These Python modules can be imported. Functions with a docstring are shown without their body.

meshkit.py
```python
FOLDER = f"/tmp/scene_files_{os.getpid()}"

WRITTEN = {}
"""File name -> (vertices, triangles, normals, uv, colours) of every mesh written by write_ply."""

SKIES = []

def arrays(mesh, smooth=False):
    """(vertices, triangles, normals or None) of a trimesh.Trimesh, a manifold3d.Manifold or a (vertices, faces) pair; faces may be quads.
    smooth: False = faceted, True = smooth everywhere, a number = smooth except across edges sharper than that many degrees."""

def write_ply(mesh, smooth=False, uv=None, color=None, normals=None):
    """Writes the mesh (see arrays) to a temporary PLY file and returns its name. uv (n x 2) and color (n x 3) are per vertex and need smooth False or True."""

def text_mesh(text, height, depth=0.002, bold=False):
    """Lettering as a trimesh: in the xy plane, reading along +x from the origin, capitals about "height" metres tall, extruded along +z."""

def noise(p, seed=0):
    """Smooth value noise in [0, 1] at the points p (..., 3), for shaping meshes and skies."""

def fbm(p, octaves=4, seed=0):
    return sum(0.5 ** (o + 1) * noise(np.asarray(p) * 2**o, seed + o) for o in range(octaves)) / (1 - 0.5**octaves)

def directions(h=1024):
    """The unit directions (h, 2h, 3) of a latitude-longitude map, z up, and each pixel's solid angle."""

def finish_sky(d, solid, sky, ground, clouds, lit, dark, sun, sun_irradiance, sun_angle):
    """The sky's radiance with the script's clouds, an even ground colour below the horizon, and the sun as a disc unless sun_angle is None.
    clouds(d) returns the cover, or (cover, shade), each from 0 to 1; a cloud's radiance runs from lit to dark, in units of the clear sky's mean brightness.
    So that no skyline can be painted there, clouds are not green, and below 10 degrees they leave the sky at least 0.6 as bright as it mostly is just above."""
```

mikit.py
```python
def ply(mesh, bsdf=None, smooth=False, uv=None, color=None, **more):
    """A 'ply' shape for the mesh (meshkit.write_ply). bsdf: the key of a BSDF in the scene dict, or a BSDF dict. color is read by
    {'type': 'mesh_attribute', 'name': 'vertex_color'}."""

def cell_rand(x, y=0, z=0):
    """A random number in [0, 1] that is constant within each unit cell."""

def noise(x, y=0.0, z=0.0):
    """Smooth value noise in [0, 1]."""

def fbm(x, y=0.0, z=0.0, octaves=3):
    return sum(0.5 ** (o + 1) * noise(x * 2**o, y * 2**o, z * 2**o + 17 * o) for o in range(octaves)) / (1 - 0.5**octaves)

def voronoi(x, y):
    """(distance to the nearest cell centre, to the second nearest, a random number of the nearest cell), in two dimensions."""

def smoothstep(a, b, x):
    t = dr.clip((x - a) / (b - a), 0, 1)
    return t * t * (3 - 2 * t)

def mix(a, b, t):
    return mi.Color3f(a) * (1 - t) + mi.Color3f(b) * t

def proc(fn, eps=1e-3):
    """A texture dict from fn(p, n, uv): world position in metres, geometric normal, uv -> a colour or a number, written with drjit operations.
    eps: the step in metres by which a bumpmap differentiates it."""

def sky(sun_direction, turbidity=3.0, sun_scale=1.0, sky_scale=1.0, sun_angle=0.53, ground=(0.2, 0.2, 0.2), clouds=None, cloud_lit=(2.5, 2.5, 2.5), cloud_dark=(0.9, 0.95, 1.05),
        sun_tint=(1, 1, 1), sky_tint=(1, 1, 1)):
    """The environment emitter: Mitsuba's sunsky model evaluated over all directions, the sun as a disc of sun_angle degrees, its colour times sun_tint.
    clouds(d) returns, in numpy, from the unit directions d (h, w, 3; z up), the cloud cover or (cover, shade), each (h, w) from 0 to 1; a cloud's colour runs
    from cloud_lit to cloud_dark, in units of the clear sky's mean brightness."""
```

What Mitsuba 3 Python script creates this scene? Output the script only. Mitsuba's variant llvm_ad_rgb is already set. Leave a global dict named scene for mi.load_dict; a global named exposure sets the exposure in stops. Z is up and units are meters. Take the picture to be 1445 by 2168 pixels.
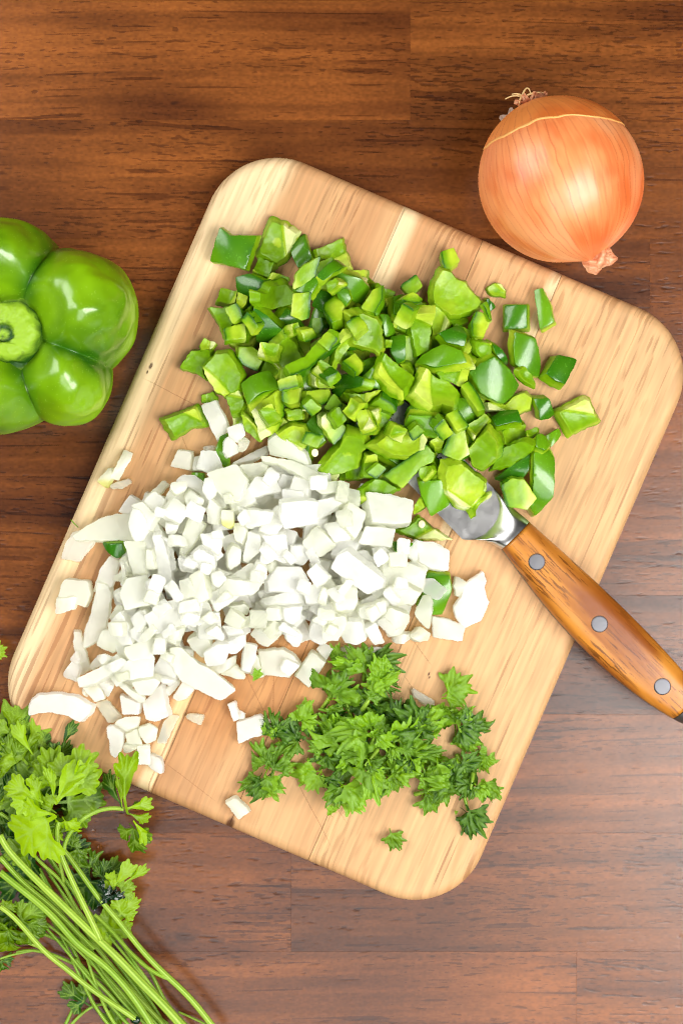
import math, random
import numpy as np, trimesh, manifold3d, shapely
import drjit as dr
import mitsuba as mi
import mikit, meshkit
from mikit import noise, fbm, smoothstep, mix, cell_rand
from shapely.geometry import Polygon, Point, LineString
from scipy.spatial import Delaunay
from scipy.interpolate import CubicSpline, PchipInterpolator

rng = np.random.default_rng(7)
T = mi.ScalarTransform4f
scene, labels = {}, {}

# ------------------------------------------------------------------ camera, light, exposure
S = 0.000243            # metres of table per unit of the plan (the plan is 1445 x 2168 units)
H = 0.92                # camera height above the table
FOV = math.degrees(2 * math.atan(1445 * S / 2 / H))
scene['camera'] = {'type': 'perspective', 'fov': FOV, 'fov_axis': 'x', 'near_clip': 0.05, 'far_clip': 20.0,
                   'to_world': T().look_at(origin=[0, 0, H], target=[0, 0, 0], up=[0, 1, 0])}
exposure = 0.08


def lamp(key, label, at, aim, w, h, rgb):
    to = T().look_at(origin=at, target=aim, up=[0, 0.3, 1])
    scene[key + '__diffuser'] = {'type': 'rectangle', 'to_world': to @ T().scale([w / 2, h / 2, 1]),
                                 'emitter': {'type': 'area', 'radiance': {'type': 'rgb', 'value': rgb}}, 'bsdf': {'type': 'ref', 'id': 'lamp_cloth'}}
    b = trimesh.creation.box([w * 1.04, h * 1.04, 0.12])
    b.apply_translation([0, 0, -0.064])
    b.apply_transform(np.array(to.matrix))
    scene[key + '__housing'] = mikit.ply(b, 'lamp_cloth')
    labels[key] = {'label': label, 'category': 'lamp'}


scene['lamp_cloth'] = {'type': 'diffuse', 'reflectance': {'type': 'rgb', 'value': [0.05, 0.05, 0.05]}}
KEY, FILL, TOP = 10.5, 5.2, 1.5
lamp('unseen_softbox_lamp', 'large bright unseen softbox lamp, out of view, lighting the table from the knife side', [0.63, -0.26, 1.02], [0.02, 0.0, 0.02], 0.66, 0.80, [KEY, KEY * .985, KEY * .955])  # out of view, placed to light the table and give the glare
lamp('added_fill_lamp', 'weaker wide added fill lamp, out of view, lightening shade from the pepper side', [-1.25, 0.62, 1.15], [0, 0, 0.02], 1.2, 1.2, [FILL, FILL * .99, FILL * .97])  # added fill, out of view, softens the shade on the far side
lamp('added_overhead_fill', 'dim broad added fill lamp, out of view, lightening shade from above the table', [0.1, -1.3, 2.1], [0, 0, 0], 1.8, 1.8, [TOP * 2, TOP * 2, TOP * 2])  # added overhead fill, out of view, lifts the shadows

# ------------------------------------------------------------------ materials
def rgb(*c):
    return {'type': 'rgb', 'value': list(c)}


def srgb(r, g, b):
    c = np.array([r, g, b]) / 255.0
    return [float(x) for x in np.where(c < 0.04045, c / 12.92, ((c + 0.055) / 1.055) ** 2.4)]


def hsh(p, a, b, c):
    return p.x * a + p.y * b + p.z * c


def table_colour(p, n, uv):
    r, q = uv.x, uv.y                                   # tone and offset of the stave
    x = p.x + q * 3.1
    y = p.y + 0.004 * noise(x * 9 + 5, p.y * 18) + p.x * (q - 0.5) * 0.05 + q * 1.7
    band = fbm(x * 4, y * 110, q * 40, 4)
    blot = fbm(x * 12, y * 26, 8 + q * 9, 3)
    line = noise(x * 22, y * 520, 3.3)
    grit = noise(x * 520, y * 1300, 5.0) * 0.6 + noise(x * 900, y * 900, 2.0) * 0.4
    c = mix(srgb(86, 42, 16), srgb(164, 94, 40), smoothstep(0.22, 0.78, band * 0.5 + blot * 0.5))
    c = c * (0.80 + 0.36 * line) * (0.74 + 0.52 * grit)
    c = c * (0.46 + 0.42 * r)
    dash = noise(x * 150, y * 1250, 1.7) * 0.5 + noise(x * 290 + 9, y * 1700, 4.1) * 0.5
    many = smoothstep(0.25, 0.70, fbm(x * 8, y * 45, 6 + q * 5, 2))
    pore = smoothstep(0.0, 0.05, dash - 0.80 + 0.22 * many)
    c = mix(c, c * mi.Color3f(0.40, 0.36, 0.36), pore * 0.70)
    crack = smoothstep(0.0, 0.03, noise(x * 26, y * 640, 9.1) - 0.86 + 0.06 * many)
    c = mix(c, c * mi.Color3f(0.42, 0.36, 0.34), crack * 0.7)
    for kx, ky, kr in ((-0.082, -0.218, 0.010), (-0.064, -0.221, 0.005), (-0.0855, 0.211, 0.004)):
        d = dr.sqrt(dr.square((p.x - kx) * 0.75) + dr.square((p.y - ky) * 1.7))
        c = mix(c, mi.Color3f(srgb(44, 20, 10)), (1 - smoothstep(0.1, 1.0, d / kr + 0.6 * noise(p.x * 300, p.y * 500) - 0.2)) * 0.7)
    return c


def table_bump(p, n, uv):
    x = p.x + uv.y * 3.1
    y = p.y + 0.004 * noise(x * 9 + 5, p.y * 18) + p.x * (uv.y - 0.5) * 0.05 + uv.y * 1.7
    dash = noise(x * 150, y * 1250, 1.7) * 0.5 + noise(x * 290 + 9, y * 1700, 4.1) * 0.5
    return -smoothstep(0.0, 0.06, dash - 0.70) + 0.25 * fbm(x * 60, y * 600, 2.0, 2)


BA = math.radians(23.4)
E1 = (math.cos(BA), -math.sin(BA))          # across the board
E2 = (-math.sin(BA), -math.cos(BA))         # along its grain
BC = ((731.3 - 722.5) * S * 0.98, (1084 - 1119.9) * S * 0.98)
BW, BL, BT, BR = 0.2585, 0.3245, 0.018, 0.037
ZB = BT
SEAMS = [(-BW / 2), (960 - 1115.5) * S * .98, (1139 - 1115.5) * S * .98, (1322 - 1115.5) * S * .98, BW / 2]


_r = np.random.default_rng(12)
CUTS = []
for _k in range(34):
    _a = float(np.radians(_r.choice([28, 40, 62, 100, 8]) + _r.normal(0, 6)))
    CUTS.append((float(_r.normal(0.005, .045)), float(_r.normal(.065, .055)), math.cos(_a), math.sin(_a), float(_r.uniform(.008, .034)), float(_r.uniform(.0002, .00036))))


def board_colour(p, n, uv):
    a = (p.x - BC[0]) * E1[0] + (p.y - BC[1]) * E1[1]
    b = (p.x - BC[0]) * E2[0] + (p.y - BC[1]) * E2[1]
    r = uv.x
    aw = a + 0.003 * noise(a * 30, b * 5, 2 + r * 9) + p.z * 0.35
    g1 = fbm(aw * 70, b * 3.0, 1 + r * 20, 3)
    g2 = fbm(aw * 640, b * 34, 7.7 + r * 5, 2)
    g3 = noise(aw * 1100, b * 95, 3.1)
    tan_, light, pale, warm = srgb(185, 136, 92), srgb(212, 169, 119), srgb(234, 207, 161), srgb(190, 133, 84)
    base = mix(tan_, light, r)
    c = mix(base, mix(warm, tan_, r), smoothstep(0.42, 0.74, g1) * 0.34)
    c = mix(c, mi.Color3f(light), smoothstep(0.52, 0.30, g1) * 0.35)
    # pale sapwood along the outer rim and along the seams
    edge = 1 - smoothstep(0.007, 0.017, a + BW / 2 + 0.006 * (noise(b * 9, 4.0) - 0.5) - 0.022 * smoothstep(-0.05, -0.16, b))
    s1 = smoothstep(-0.0385, -0.0372, a) * (1 - smoothstep(-0.030, -0.0235, a + 0.004 * noise(b * 14, 3.3)))
    s1b = (1 - smoothstep(-0.0382, -0.0376, a)) * smoothstep(-0.047, -0.043, a) * smoothstep(0.02, 0.08, b)
    s1 = s1 * (1 - smoothstep(0.00, 0.07, b))
    s2 = smoothstep(0.0425, 0.0455, a) * (1 - smoothstep(0.0488, 0.0494, a)) * (1 - smoothstep(-0.03, 0.03, b))
    c = mix(c, mi.Color3f(pale), dr.clip(edge * 0.85 + s1 * 0.9 + s1b * 0.9 + s2 * 0.8, 0, 1))
    # ring figure and the darker bands
    c = c * (0.80 + 0.38 * g2)
    streak = smoothstep(0.54, 0.74, g3 * 0.6 + 0.4 * noise(aw * 800, b * 60, 11.0))
    dens = 0.25 + 0.75 * smoothstep(0.38, 0.66, fbm(aw * 55, b * 4, 5 + r * 7, 2))
    c = mix(c, c * mi.Color3f(0.52, 0.40, 0.30), streak * dens * 0.50)
    line = smoothstep(0.66, 0.80, noise(aw * 760, b * 30, 21.0 + r * 3)) * smoothstep(0.42, 0.75, noise(aw * 40, b * 6, 15.0))
    c = mix(c, mi.Color3f(srgb(140, 84, 44)), line * 0.5)
    # arched figure in the last strip
    q = dr.sqrt(dr.square((a - 0.075) * 1.0) + dr.square((b - 0.215) * 0.28))
    arch = smoothstep(0.55, 0.9, noise(q * 330, b * 3, 9.0)) * smoothstep(0.05, 0.07, a) * smoothstep(0.07, 0.12, b)
    c = mix(c, mi.Color3f(srgb(190, 128, 74)), arch * 0.30)
    # knots, stain and the cut marks
    for ka, kb, kr in ((-0.1228, -0.0365, 0.0009), (-0.1232, -0.033, 0.0005), (0.0675, 0.0505, 0.0005), (0.0685, 0.0520, 0.0004), (0.0057, BL / 2 - 0.002, 0.0022)):
        d = dr.sqrt(dr.square(a - ka) + dr.square((b - kb) * 0.5))
        c = mix(c, mi.Color3f(srgb(70, 34, 16)), (1 - smoothstep(0.5, 1.3, d / kr)) * 0.85)
    wet = (1 - smoothstep(0.25, 1.0, dr.sqrt(dr.square((a + 0.012) / 0.075) + dr.square((b - 0.088) / 0.05)) + 0.4 * (noise(a * 60, b * 60) - 0.5)))
    c = c * (1 - wet * mi.Color3f(0.08, 0.20, 0.36))
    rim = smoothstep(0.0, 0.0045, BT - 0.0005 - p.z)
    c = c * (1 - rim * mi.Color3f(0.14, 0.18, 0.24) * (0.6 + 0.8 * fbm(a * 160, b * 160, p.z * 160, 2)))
    juice = smoothstep(0.50, 0.62, fbm(a * 40 + 3, b * 40, 5.0, 3)) * (1 - smoothstep(0.5, 1.0, dr.sqrt(dr.square((a + 0.01) / 0.115) + dr.square((b - 0.0) / 0.14))))
    c = c * (1 - juice * mi.Color3f(0.07, 0.11, 0.18))
    cuts = mi.Float(0)
    for ca, cb, cosa, sina, half, wid in CUTS:
        u = (a - ca) * cosa + (b - cb) * sina
        v = -(a - ca) * sina + (b - cb) * cosa + 0.0006 * noise(u * 60, ca * 999.0)
        cuts = dr.maximum(cuts, (1 - smoothstep(wid * 0.4, wid, dr.abs(v))) * (1 - smoothstep(half * 0.6, half, dr.abs(u))))
    return mix(c, c * mi.Color3f(0.60, 0.48, 0.36), cuts * 0.6)


def board_bump(p, n, uv):
    a = (p.x - BC[0]) * E1[0] + (p.y - BC[1]) * E1[1]
    b = (p.x - BC[0]) * E2[0] + (p.y - BC[1]) * E2[1]
    return noise(a * 1500, b * 26, 3.1) + 0.5 * fbm(a * 300, b * 20, p.z * 300, 2)


def pepper_skin_colour(p, n, uv):
    m = fbm(p.x * 70, p.y * 70, p.z * 70 + uv.y * 50, 2)
    c = mix(srgb(44, 104, 4), srgb(98, 150, 8), smoothstep(0.25, 0.8, m * 0.55 + uv.y * 0.45))
    sp = smoothstep(0.80, 0.88, noise(p.x * 1500, p.y * 1500, p.z * 1500))
    return mix(c, mi.Color3f(srgb(120, 190, 60)), sp * 0.25)


def pepper_flesh_colour(p, n, uv):
    d = uv.x                                            # depth below the skin in millimetres; over 8: a pale rib
    m = fbm(p.x * 110, p.y * 110, p.z * 110, 2)
    v = fbm(p.x * 420 + 3, p.y * 420, p.z * 420, 2)
    c = mix(srgb(40, 92, 2), srgb(110, 156, 4), smoothstep(0.2, 1.8, d + 0.6 * (m - 0.5)))
    deep = mix(srgb(116, 162, 6), srgb(176, 200, 44), smoothstep(0.25, 0.85, m * 0.5 + uv.y * 0.5))
    c = mix(c, deep, smoothstep(1.6, 5.0, d + 0.8 * (m - 0.5)))
    rib = smoothstep(7.0, 13.0, d + 2 * (m - 0.5))
    c = mix(c, mix(srgb(184, 208, 56), srgb(226, 234, 160), smoothstep(0.35, 0.8, m * 0.4 + uv.y * 0.6)), rib)
    return c * (0.82 + 0.26 * v)


def flesh_bump(p, n, uv):
    return fbm(p.x * 420, p.y * 420, p.z * 420, 2) + 0.35 * noise(p.x * 1100, p.y * 1100, p.z * 1100)


def onion_colour(p, n, uv):
    m = fbm(p.x * 150, p.y * 150, p.z * 150, 2)
    t = uv.y - dr.floor(uv.y)
    c = mix(srgb(250, 251, 237), srgb(255, 255, 251), smoothstep(0.15, 0.75, m * 0.35 + t * 0.65))
    vein = smoothstep(0.60, 0.86, noise(uv.x * 1.1 + t * 31, t * 90, m * 2.0))
    c = c * (1 - 0.045 * vein)
    tip = smoothstep(9.0, 10.0, uv.y)                    # the pieces cut from the greenish heart
    return mix(c, mi.Color3f(srgb(242, 242, 160)), tip * smoothstep(-1.5, 2.5, uv.x))


def onion_bump(p, n, uv):
    return fbm(p.x * 330, p.y * 330, p.z * 330, 2) + 0.9 * noise(uv.x * 1.3, uv.y * 90.0, 1.0)


def skin_veins(u, s):
    w = u * 54 + 0.9 * noise(u * 10, s * 2.6) + 0.25 * noise(u * 40, s * 8)
    k = dr.floor(w)
    f = dr.abs(w - k - 0.5)
    return (1 - smoothstep(0.03, 0.09 + 0.05 * cell_rand(k, 3), f)) * (0.15 + 0.75 * cell_rand(k, 5))


def onion_skin_colour(p, n, uv):
    u, s = uv.x, uv.y                                    # round the axis, along the axis
    big = fbm(u * 9, s * 2.2, 3.0, 3)
    fine = fbm(u * 210, s * 5, 1.0, 2)
    c = mix(srgb(218, 104, 48), srgb(236, 146, 86), smoothstep(0.25, 0.75, big * 0.78 + fine * 0.22))
    c = mix(c, mi.Color3f(srgb(240, 172, 122)), smoothstep(0.52, 0.8, fbm(u * 14 + 4, s * 1.4, 9.0, 2)) * 0.55)
    c = mix(c, mi.Color3f(srgb(176, 70, 30)), skin_veins(u, s) * 0.46)
    c = mix(c, mi.Color3f(srgb(196, 120, 70)), smoothstep(0.86, 1.0, dr.abs(s)) * 0.5)
    return c


def outer_skin_colour(p, n, uv):
    u, s = uv.x, uv.y
    big = fbm(u * 8 + 7, s * 2.0, 5.0, 3)
    c = mix(srgb(214, 112, 48), srgb(230, 140, 70), smoothstep(0.3, 0.7, big))
    c = mix(c, mi.Color3f(srgb(166, 84, 60)), skin_veins(u * 0.8, s) * 0.44)
    return c


def paper_colour(p, n, uv):
    m = fbm(p.x * 300, p.y * 900, p.z * 400, 2)
    return mix(srgb(190, 110, 66), srgb(238, 190, 148), m)


def whole_pepper_colour(p, n, uv):
    m = fbm(p.x * 42, p.y * 42, p.z * 42 + 3, 3)
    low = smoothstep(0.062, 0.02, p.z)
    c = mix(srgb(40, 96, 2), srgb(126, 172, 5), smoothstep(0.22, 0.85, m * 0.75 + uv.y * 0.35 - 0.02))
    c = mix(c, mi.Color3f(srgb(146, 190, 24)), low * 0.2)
    sp = smoothstep(0.84, 0.90, noise(p.x * 1300, p.y * 1300, p.z * 1300))
    return mix(c, mi.Color3f(srgb(170, 210, 90)), sp * 0.25)


def stump_colour(p, n, uv):
    m = fbm(p.x * 160, p.y * 160, p.z * 160, 3)
    c = mix(srgb(30, 74, 4), srgb(146, 184, 40), smoothstep(0.30, 0.72, m * 0.5 + uv.y * 0.62))
    return mix(c, mi.Color3f(srgb(58, 84, 24)), smoothstep(0.60, 0.78, noise(p.x * 420, p.y * 420, p.z * 420)) * (1 - uv.y) * 0.8)


def leaf_colour(p, n, uv):
    m = fbm(p.x * 120, p.y * 120, p.z * 120, 2)
    c = mix(srgb(26, 78, 2), srgb(160, 200, 16), smoothstep(0.2, 0.85, m * 0.35 + uv.y * 0.75))
    return mix(c, mi.Color3f(srgb(170, 208, 90)), (1 - smoothstep(0.004, 0.03, uv.x)) * 0.45)


def curly_colour(p, n, uv):
    m = fbm(p.x * 150, p.y * 150, p.z * 150, 2)
    c = mix(srgb(18, 68, 0), srgb(136, 182, 8), smoothstep(0.2, 0.85, m * 0.4 + uv.y * 0.7))
    return mix(c, mi.Color3f(srgb(150, 200, 80)), (1 - smoothstep(0.02, 0.08, uv.x)) * 0.35)


def stem_colour(p, n, uv):
    m = fbm(p.x * 90, p.y * 90, p.z * 90, 2)
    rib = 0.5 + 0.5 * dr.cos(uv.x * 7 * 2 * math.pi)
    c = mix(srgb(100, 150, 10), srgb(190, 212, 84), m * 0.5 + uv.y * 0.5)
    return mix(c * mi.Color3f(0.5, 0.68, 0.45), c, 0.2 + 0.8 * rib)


def handle_colour(p, n, uv):
    t, w = uv.x, uv.y                                   # along and across, metres
    b = fbm(t * 16, w * 170, 2.0, 3)
    c = mix(srgb(136, 72, 20), srgb(198, 128, 46), smoothstep(0.25, 0.75, b))
    c = mix(c, mi.Color3f(srgb(226, 152, 56)), smoothstep(0.5, 0.8, fbm(t * 30, w * 60, 7.0, 2)) * 0.5)
    d = noise(t * 120 + w * 60, w * 1900, 5.0) * 0.6 + noise(t * 260, w * 2400, 1.0) * 0.4
    return mix(c, mi.Color3f(srgb(72, 34, 10)), smoothstep(0.58, 0.70, d) * smoothstep(0.20, 0.60, fbm(t * 40, w * 90, 3.0, 2)) * 0.72)


def steel_rough(p, n, uv):
    return 0.20 + 0.16 * fbm(p.x * 260, p.y * 260, p.z * 60, 3)


P = mikit.proc


def principled(col, rough, spec=0.5, **kw):
    return {'type': 'principled', 'base_color': P(col) if callable(col) else rgb(*col), 'roughness': rough, 'specular': spec, **kw}


def bump(b, fn, scale, eps=2e-4):
    return {'type': 'bumpmap', 'arbitrary': P(fn, eps), 'scale': scale, 'bsdf': b}


def two(b):
    return {'type': 'twosided', 'bsdf': b}


scene['table_wood'] = two(bump(principled(table_colour, 0.27, 0.5), table_bump, 0.00003))
scene['board_wood'] = two(bump(principled(board_colour, 0.55, 0.35), board_bump, 0.00005))
scene['pepper_skin'] = two(principled(pepper_skin_colour, 0.22, 0.5, clearcoat=0.6, clearcoat_gloss=0.95))
scene['pepper_flesh'] = two(bump(principled(pepper_flesh_colour, 0.36, 0.42), flesh_bump, 0.00016))
scene['onion_thin'] = {'type': 'principledthin', 'base_color': P(onion_colour), 'roughness': 0.3, 'diff_trans': 1.12, 'spec_trans': 0.06, 'eta': 1.3}
scene['onion_film'] = {'type': 'principledthin', 'base_color': P(onion_colour), 'roughness': 0.35, 'diff_trans': 1.1, 'spec_trans': 0.38, 'eta': 1.2}
scene['onion_gloss'] = {'type': 'roughconductor', 'alpha': 0.22, 'specular_reflectance': rgb(1, 1, 1), 'material': 'none'}
scene['onion_body'] = bump({'type': 'ref', 'id': 'onion_thin'}, onion_bump, 0.00016)
scene['onion_flesh'] = {'type': 'blendbsdf', 'weight': 0.045, 'a': {'type': 'ref', 'id': 'onion_body'}, 'b': {'type': 'twosided', 'bsdf': {'type': 'ref', 'id': 'onion_gloss'}}}
scene['onion_skin'] = two(principled(onion_skin_colour, 0.38, 0.75, clearcoat=0.4, clearcoat_gloss=0.6))
scene['outer_skin'] = two(principled(outer_skin_colour, 0.38, 0.5))
scene['pale_rim'] = two(principled(srgb(236, 172, 96), 0.5))
scene['paper_skin'] = two(principled(paper_colour, 0.5))
scene['root_fibre'] = two(principled(srgb(226, 190, 130), 0.6))
scene['whole_pepper'] = two(principled(whole_pepper_colour, 0.24, 0.55, clearcoat=1.0, clearcoat_gloss=0.94))
scene['pepper_stump'] = two(bump(principled(stump_colour, 0.5, 0.4), flesh_bump, 0.0006))
scene['leaf_green'] = {'type': 'principledthin', 'base_color': P(leaf_colour), 'roughness': 0.35, 'diff_trans': 0.55, 'spec_trans': 0.0, 'eta': 1.4}
scene['curly_green'] = {'type': 'principledthin', 'base_color': P(curly_colour), 'roughness': 0.35, 'diff_trans': 0.55, 'spec_trans': 0.0, 'eta': 1.4}
scene['leaf_gloss'] = {'type': 'roughconductor', 'alpha': 0.25, 'specular_reflectance': rgb(1, 1, 1), 'material': 'none'}
for k in ('leaf', 'curly'):
    scene[k + '_blade'] = {'type': 'blendbsdf', 'weight': 0.022, 'a': {'type': 'ref', 'id': k + '_green'}, 'b': {'type': 'twosided', 'bsdf': {'type': 'ref', 'id': 'leaf_gloss'}}}
scene['wet_leaf'] = two(principled(srgb(18, 44, 22), 0.15, 0.6))
scene['stem_green'] = two(principled(stem_colour, 0.36, 0.45))
scene['steel'] = two({'type': 'principled', 'base_color': rgb(0.62, 0.61, 0.60), 'metallic': 1.0, 'roughness': P(steel_rough)})
scene['rivet_steel'] = two({'type': 'principled', 'base_color': rgb(0.20, 0.20, 0.215), 'metallic': 1.0, 'roughness': 0.5})
scene['dark_etch'] = two(principled(srgb(40, 40, 38), 0.6))
scene['handle_wood'] = two(principled(handle_colour, 0.30, 0.5, clearcoat=0.3, clearcoat_gloss=0.8))
scene['dark_cap'] = two(principled(srgb(62, 58, 54), 0.35, 0.5))
scene['tang_steel'] = two({'type': 'principled', 'base_color': rgb(0.22, 0.19, 0.16), 'metallic': 0.8, 'roughness': 0.4})
scene['seed_cream'] = two(principled(srgb(240, 228, 180), 0.35))
scene['water_clear'] = {'type': 'dielectric', 'int_ior': 1.33, 'ext_ior': 1.0}

# ------------------------------------------------------------------ helpers
def at(u, v, z=0.0):
    """Metres on the table from plan units, for a point that stands z above the table."""
    k = S * (1 - z / H)
    return np.array([(u - 722.5) * k, (1084 - v) * k])


def key_of(name, table=None):
    table = labels if table is None else table
    if name not in table:
        return name
    n = 1
    while f'{name}_{n:03d}' in table:
        n += 1
    return f'{name}_{n:03d}'


part_names = {}


def part(holder, name, shape, label=None):
    k = holder + '__' + name
    if k in part_names:
        part_names[k] += 1
        k = f'{k}_{part_names[k] - 1:03d}'
        part_names[k] = 1
    else:
        part_names[k] = 1
    scene[k] = shape
    if label:
        labels[k] = {'label': label}
    return k


def thing(name, label, category, group=None, kind=None):
    k = key_of(name)
    labels[k] = {'label': label, 'category': category}
    if group:
        labels[k]['group'] = group
    if kind:
        labels[k]['kind'] = kind
    return k


def put(V, F, bsdf, uv=None, smooth=True):
    return mikit.ply((np.asarray(V, float), np.asarray(F, int)), bsdf, smooth=smooth, uv=uv)


def grid_faces(n, m, wrap=False):
    """Quads of an n x m grid of vertices; wrap closes the second direction."""
    i, j = np.meshgrid(np.arange(n - 1), np.arange(m if wrap else m - 1), indexing='ij')
    a = i * m + j
    b = i * m + (j + 1) % m
    return np.stack([a, b, b + m, a + m], -1).reshape(-1, 4)


def tube(pts, rad, sides=12, ribs=0, rib_depth=0.12, sub=6):
    """A tapered, ribbed stem through the points (metres): vertices, faces, uv."""
    pts, rad = np.asarray(pts, float), np.asarray(rad, float)
    s = np.r_[0, np.cumsum(np.linalg.norm(np.diff(pts, axis=0), axis=1))]
    n = max(6, len(pts) * sub)
    ss = np.linspace(0, s[-1], n)
    c = CubicSpline(s, pts, axis=0)(ss) if len(pts) > 2 else np.array([np.interp(ss, s, pts[:, k]) for k in range(3)]).T
    r = np.interp(ss, s, rad)
    t = np.gradient(c, axis=0)
    t /= np.linalg.norm(t, axis=1, keepdims=True)
    side = np.cross(t, [0, 0, 1.0])
    bad = np.linalg.norm(side, axis=1) < 0.05
    side[bad] = [1, 0, 0]
    side /= np.linalg.norm(side, axis=1, keepdims=True)
    up = np.cross(side, t)
    a = np.linspace(0, 2 * np.pi, sides, endpoint=False)
    prof = 1 + rib_depth * np.cos(ribs * a) if ribs else np.ones(sides)
    V = c[:, None] + r[:, None, None] * prof[None, :, None] * (np.cos(a)[None, :, None] * side[:, None] + np.sin(a)[None, :, None] * up[:, None])
    F = grid_faces(n, sides, True)
    F = np.vstack([F[:, [0, 1, 2]], F[:, [0, 2, 3]]])
    V = V.reshape(-1, 3)
    V = np.vstack([V, c[0], c[-1]])
    k = len(V) - 2
    j = np.arange(sides)
    F = np.vstack([F, np.stack([np.full(sides, k), (j + 1) % sides, j], 1), np.stack([np.full(sides, k + 1), (n - 1) * sides + j, (n - 1) * sides + (j + 1) % sides], 1)])
    uv = np.zeros((len(V), 2))
    uv[:n * sides, 0] = np.tile(a / (2 * np.pi), n)
    return V, F, uv


# ------------------------------------------------------------------ heights: where things come to rest
CELL = 0.001
HX, HY = -0.20, -0.27
NX, NY = 400, 540
heights = np.zeros((NX, NY))


def cells(xy):
    return np.clip(((xy[..., 0] - HX) / CELL).astype(int), 0, NX - 1), np.clip(((xy[..., 1] - HY) / CELL).astype(int), 0, NY - 1)


def raise_heights(V, F):
    V = np.asarray(V)
    for w in ((1, 0, 0), (0, 1, 0), (0, 0, 1), (.34, .33, .33), (.5, .5, 0), (0, .5, .5), (.5, 0, .5)):
        q = V[F[:, 0]] * w[0] + V[F[:, 1]] * w[1] + V[F[:, 2]] * w[2]
        i, j = cells(q)
        np.maximum.at(heights, (i, j), q[:, 2])


# ------------------------------------------------------------------ the table top: staves butted end to end
ROW = 0.0612
top = thing('tabletop', 'brown wooden table top of long butted staves with dark pores', 'table', kind='structure')
row_y0 = (1084 - 2016) * S                      # the joint between the two lowest rows in view
joints = {0: [616], 1: [-1200, 2400], 2: [900], 3: [330, 2100], 4: [700], 5: [1375], 6: [1320], 7: [868], -1: [1220]}
tones = {(-1, 0): .62, (-1, 1): .50, (0, 0): .62, (0, 1): .20, (1, 1): .26, (5, 0): .45, (5, 1): .62, (6, 0): .60, (6, 1): .48, (6, 2): .45, (7, 0): .80, (7, 1): .58, (2, 0): .4, (2, 1): .34, (1, 0): .4, (3, 0): .4, (3, 1): .36, (4, 0): .4, (4, 1): .42}


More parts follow.
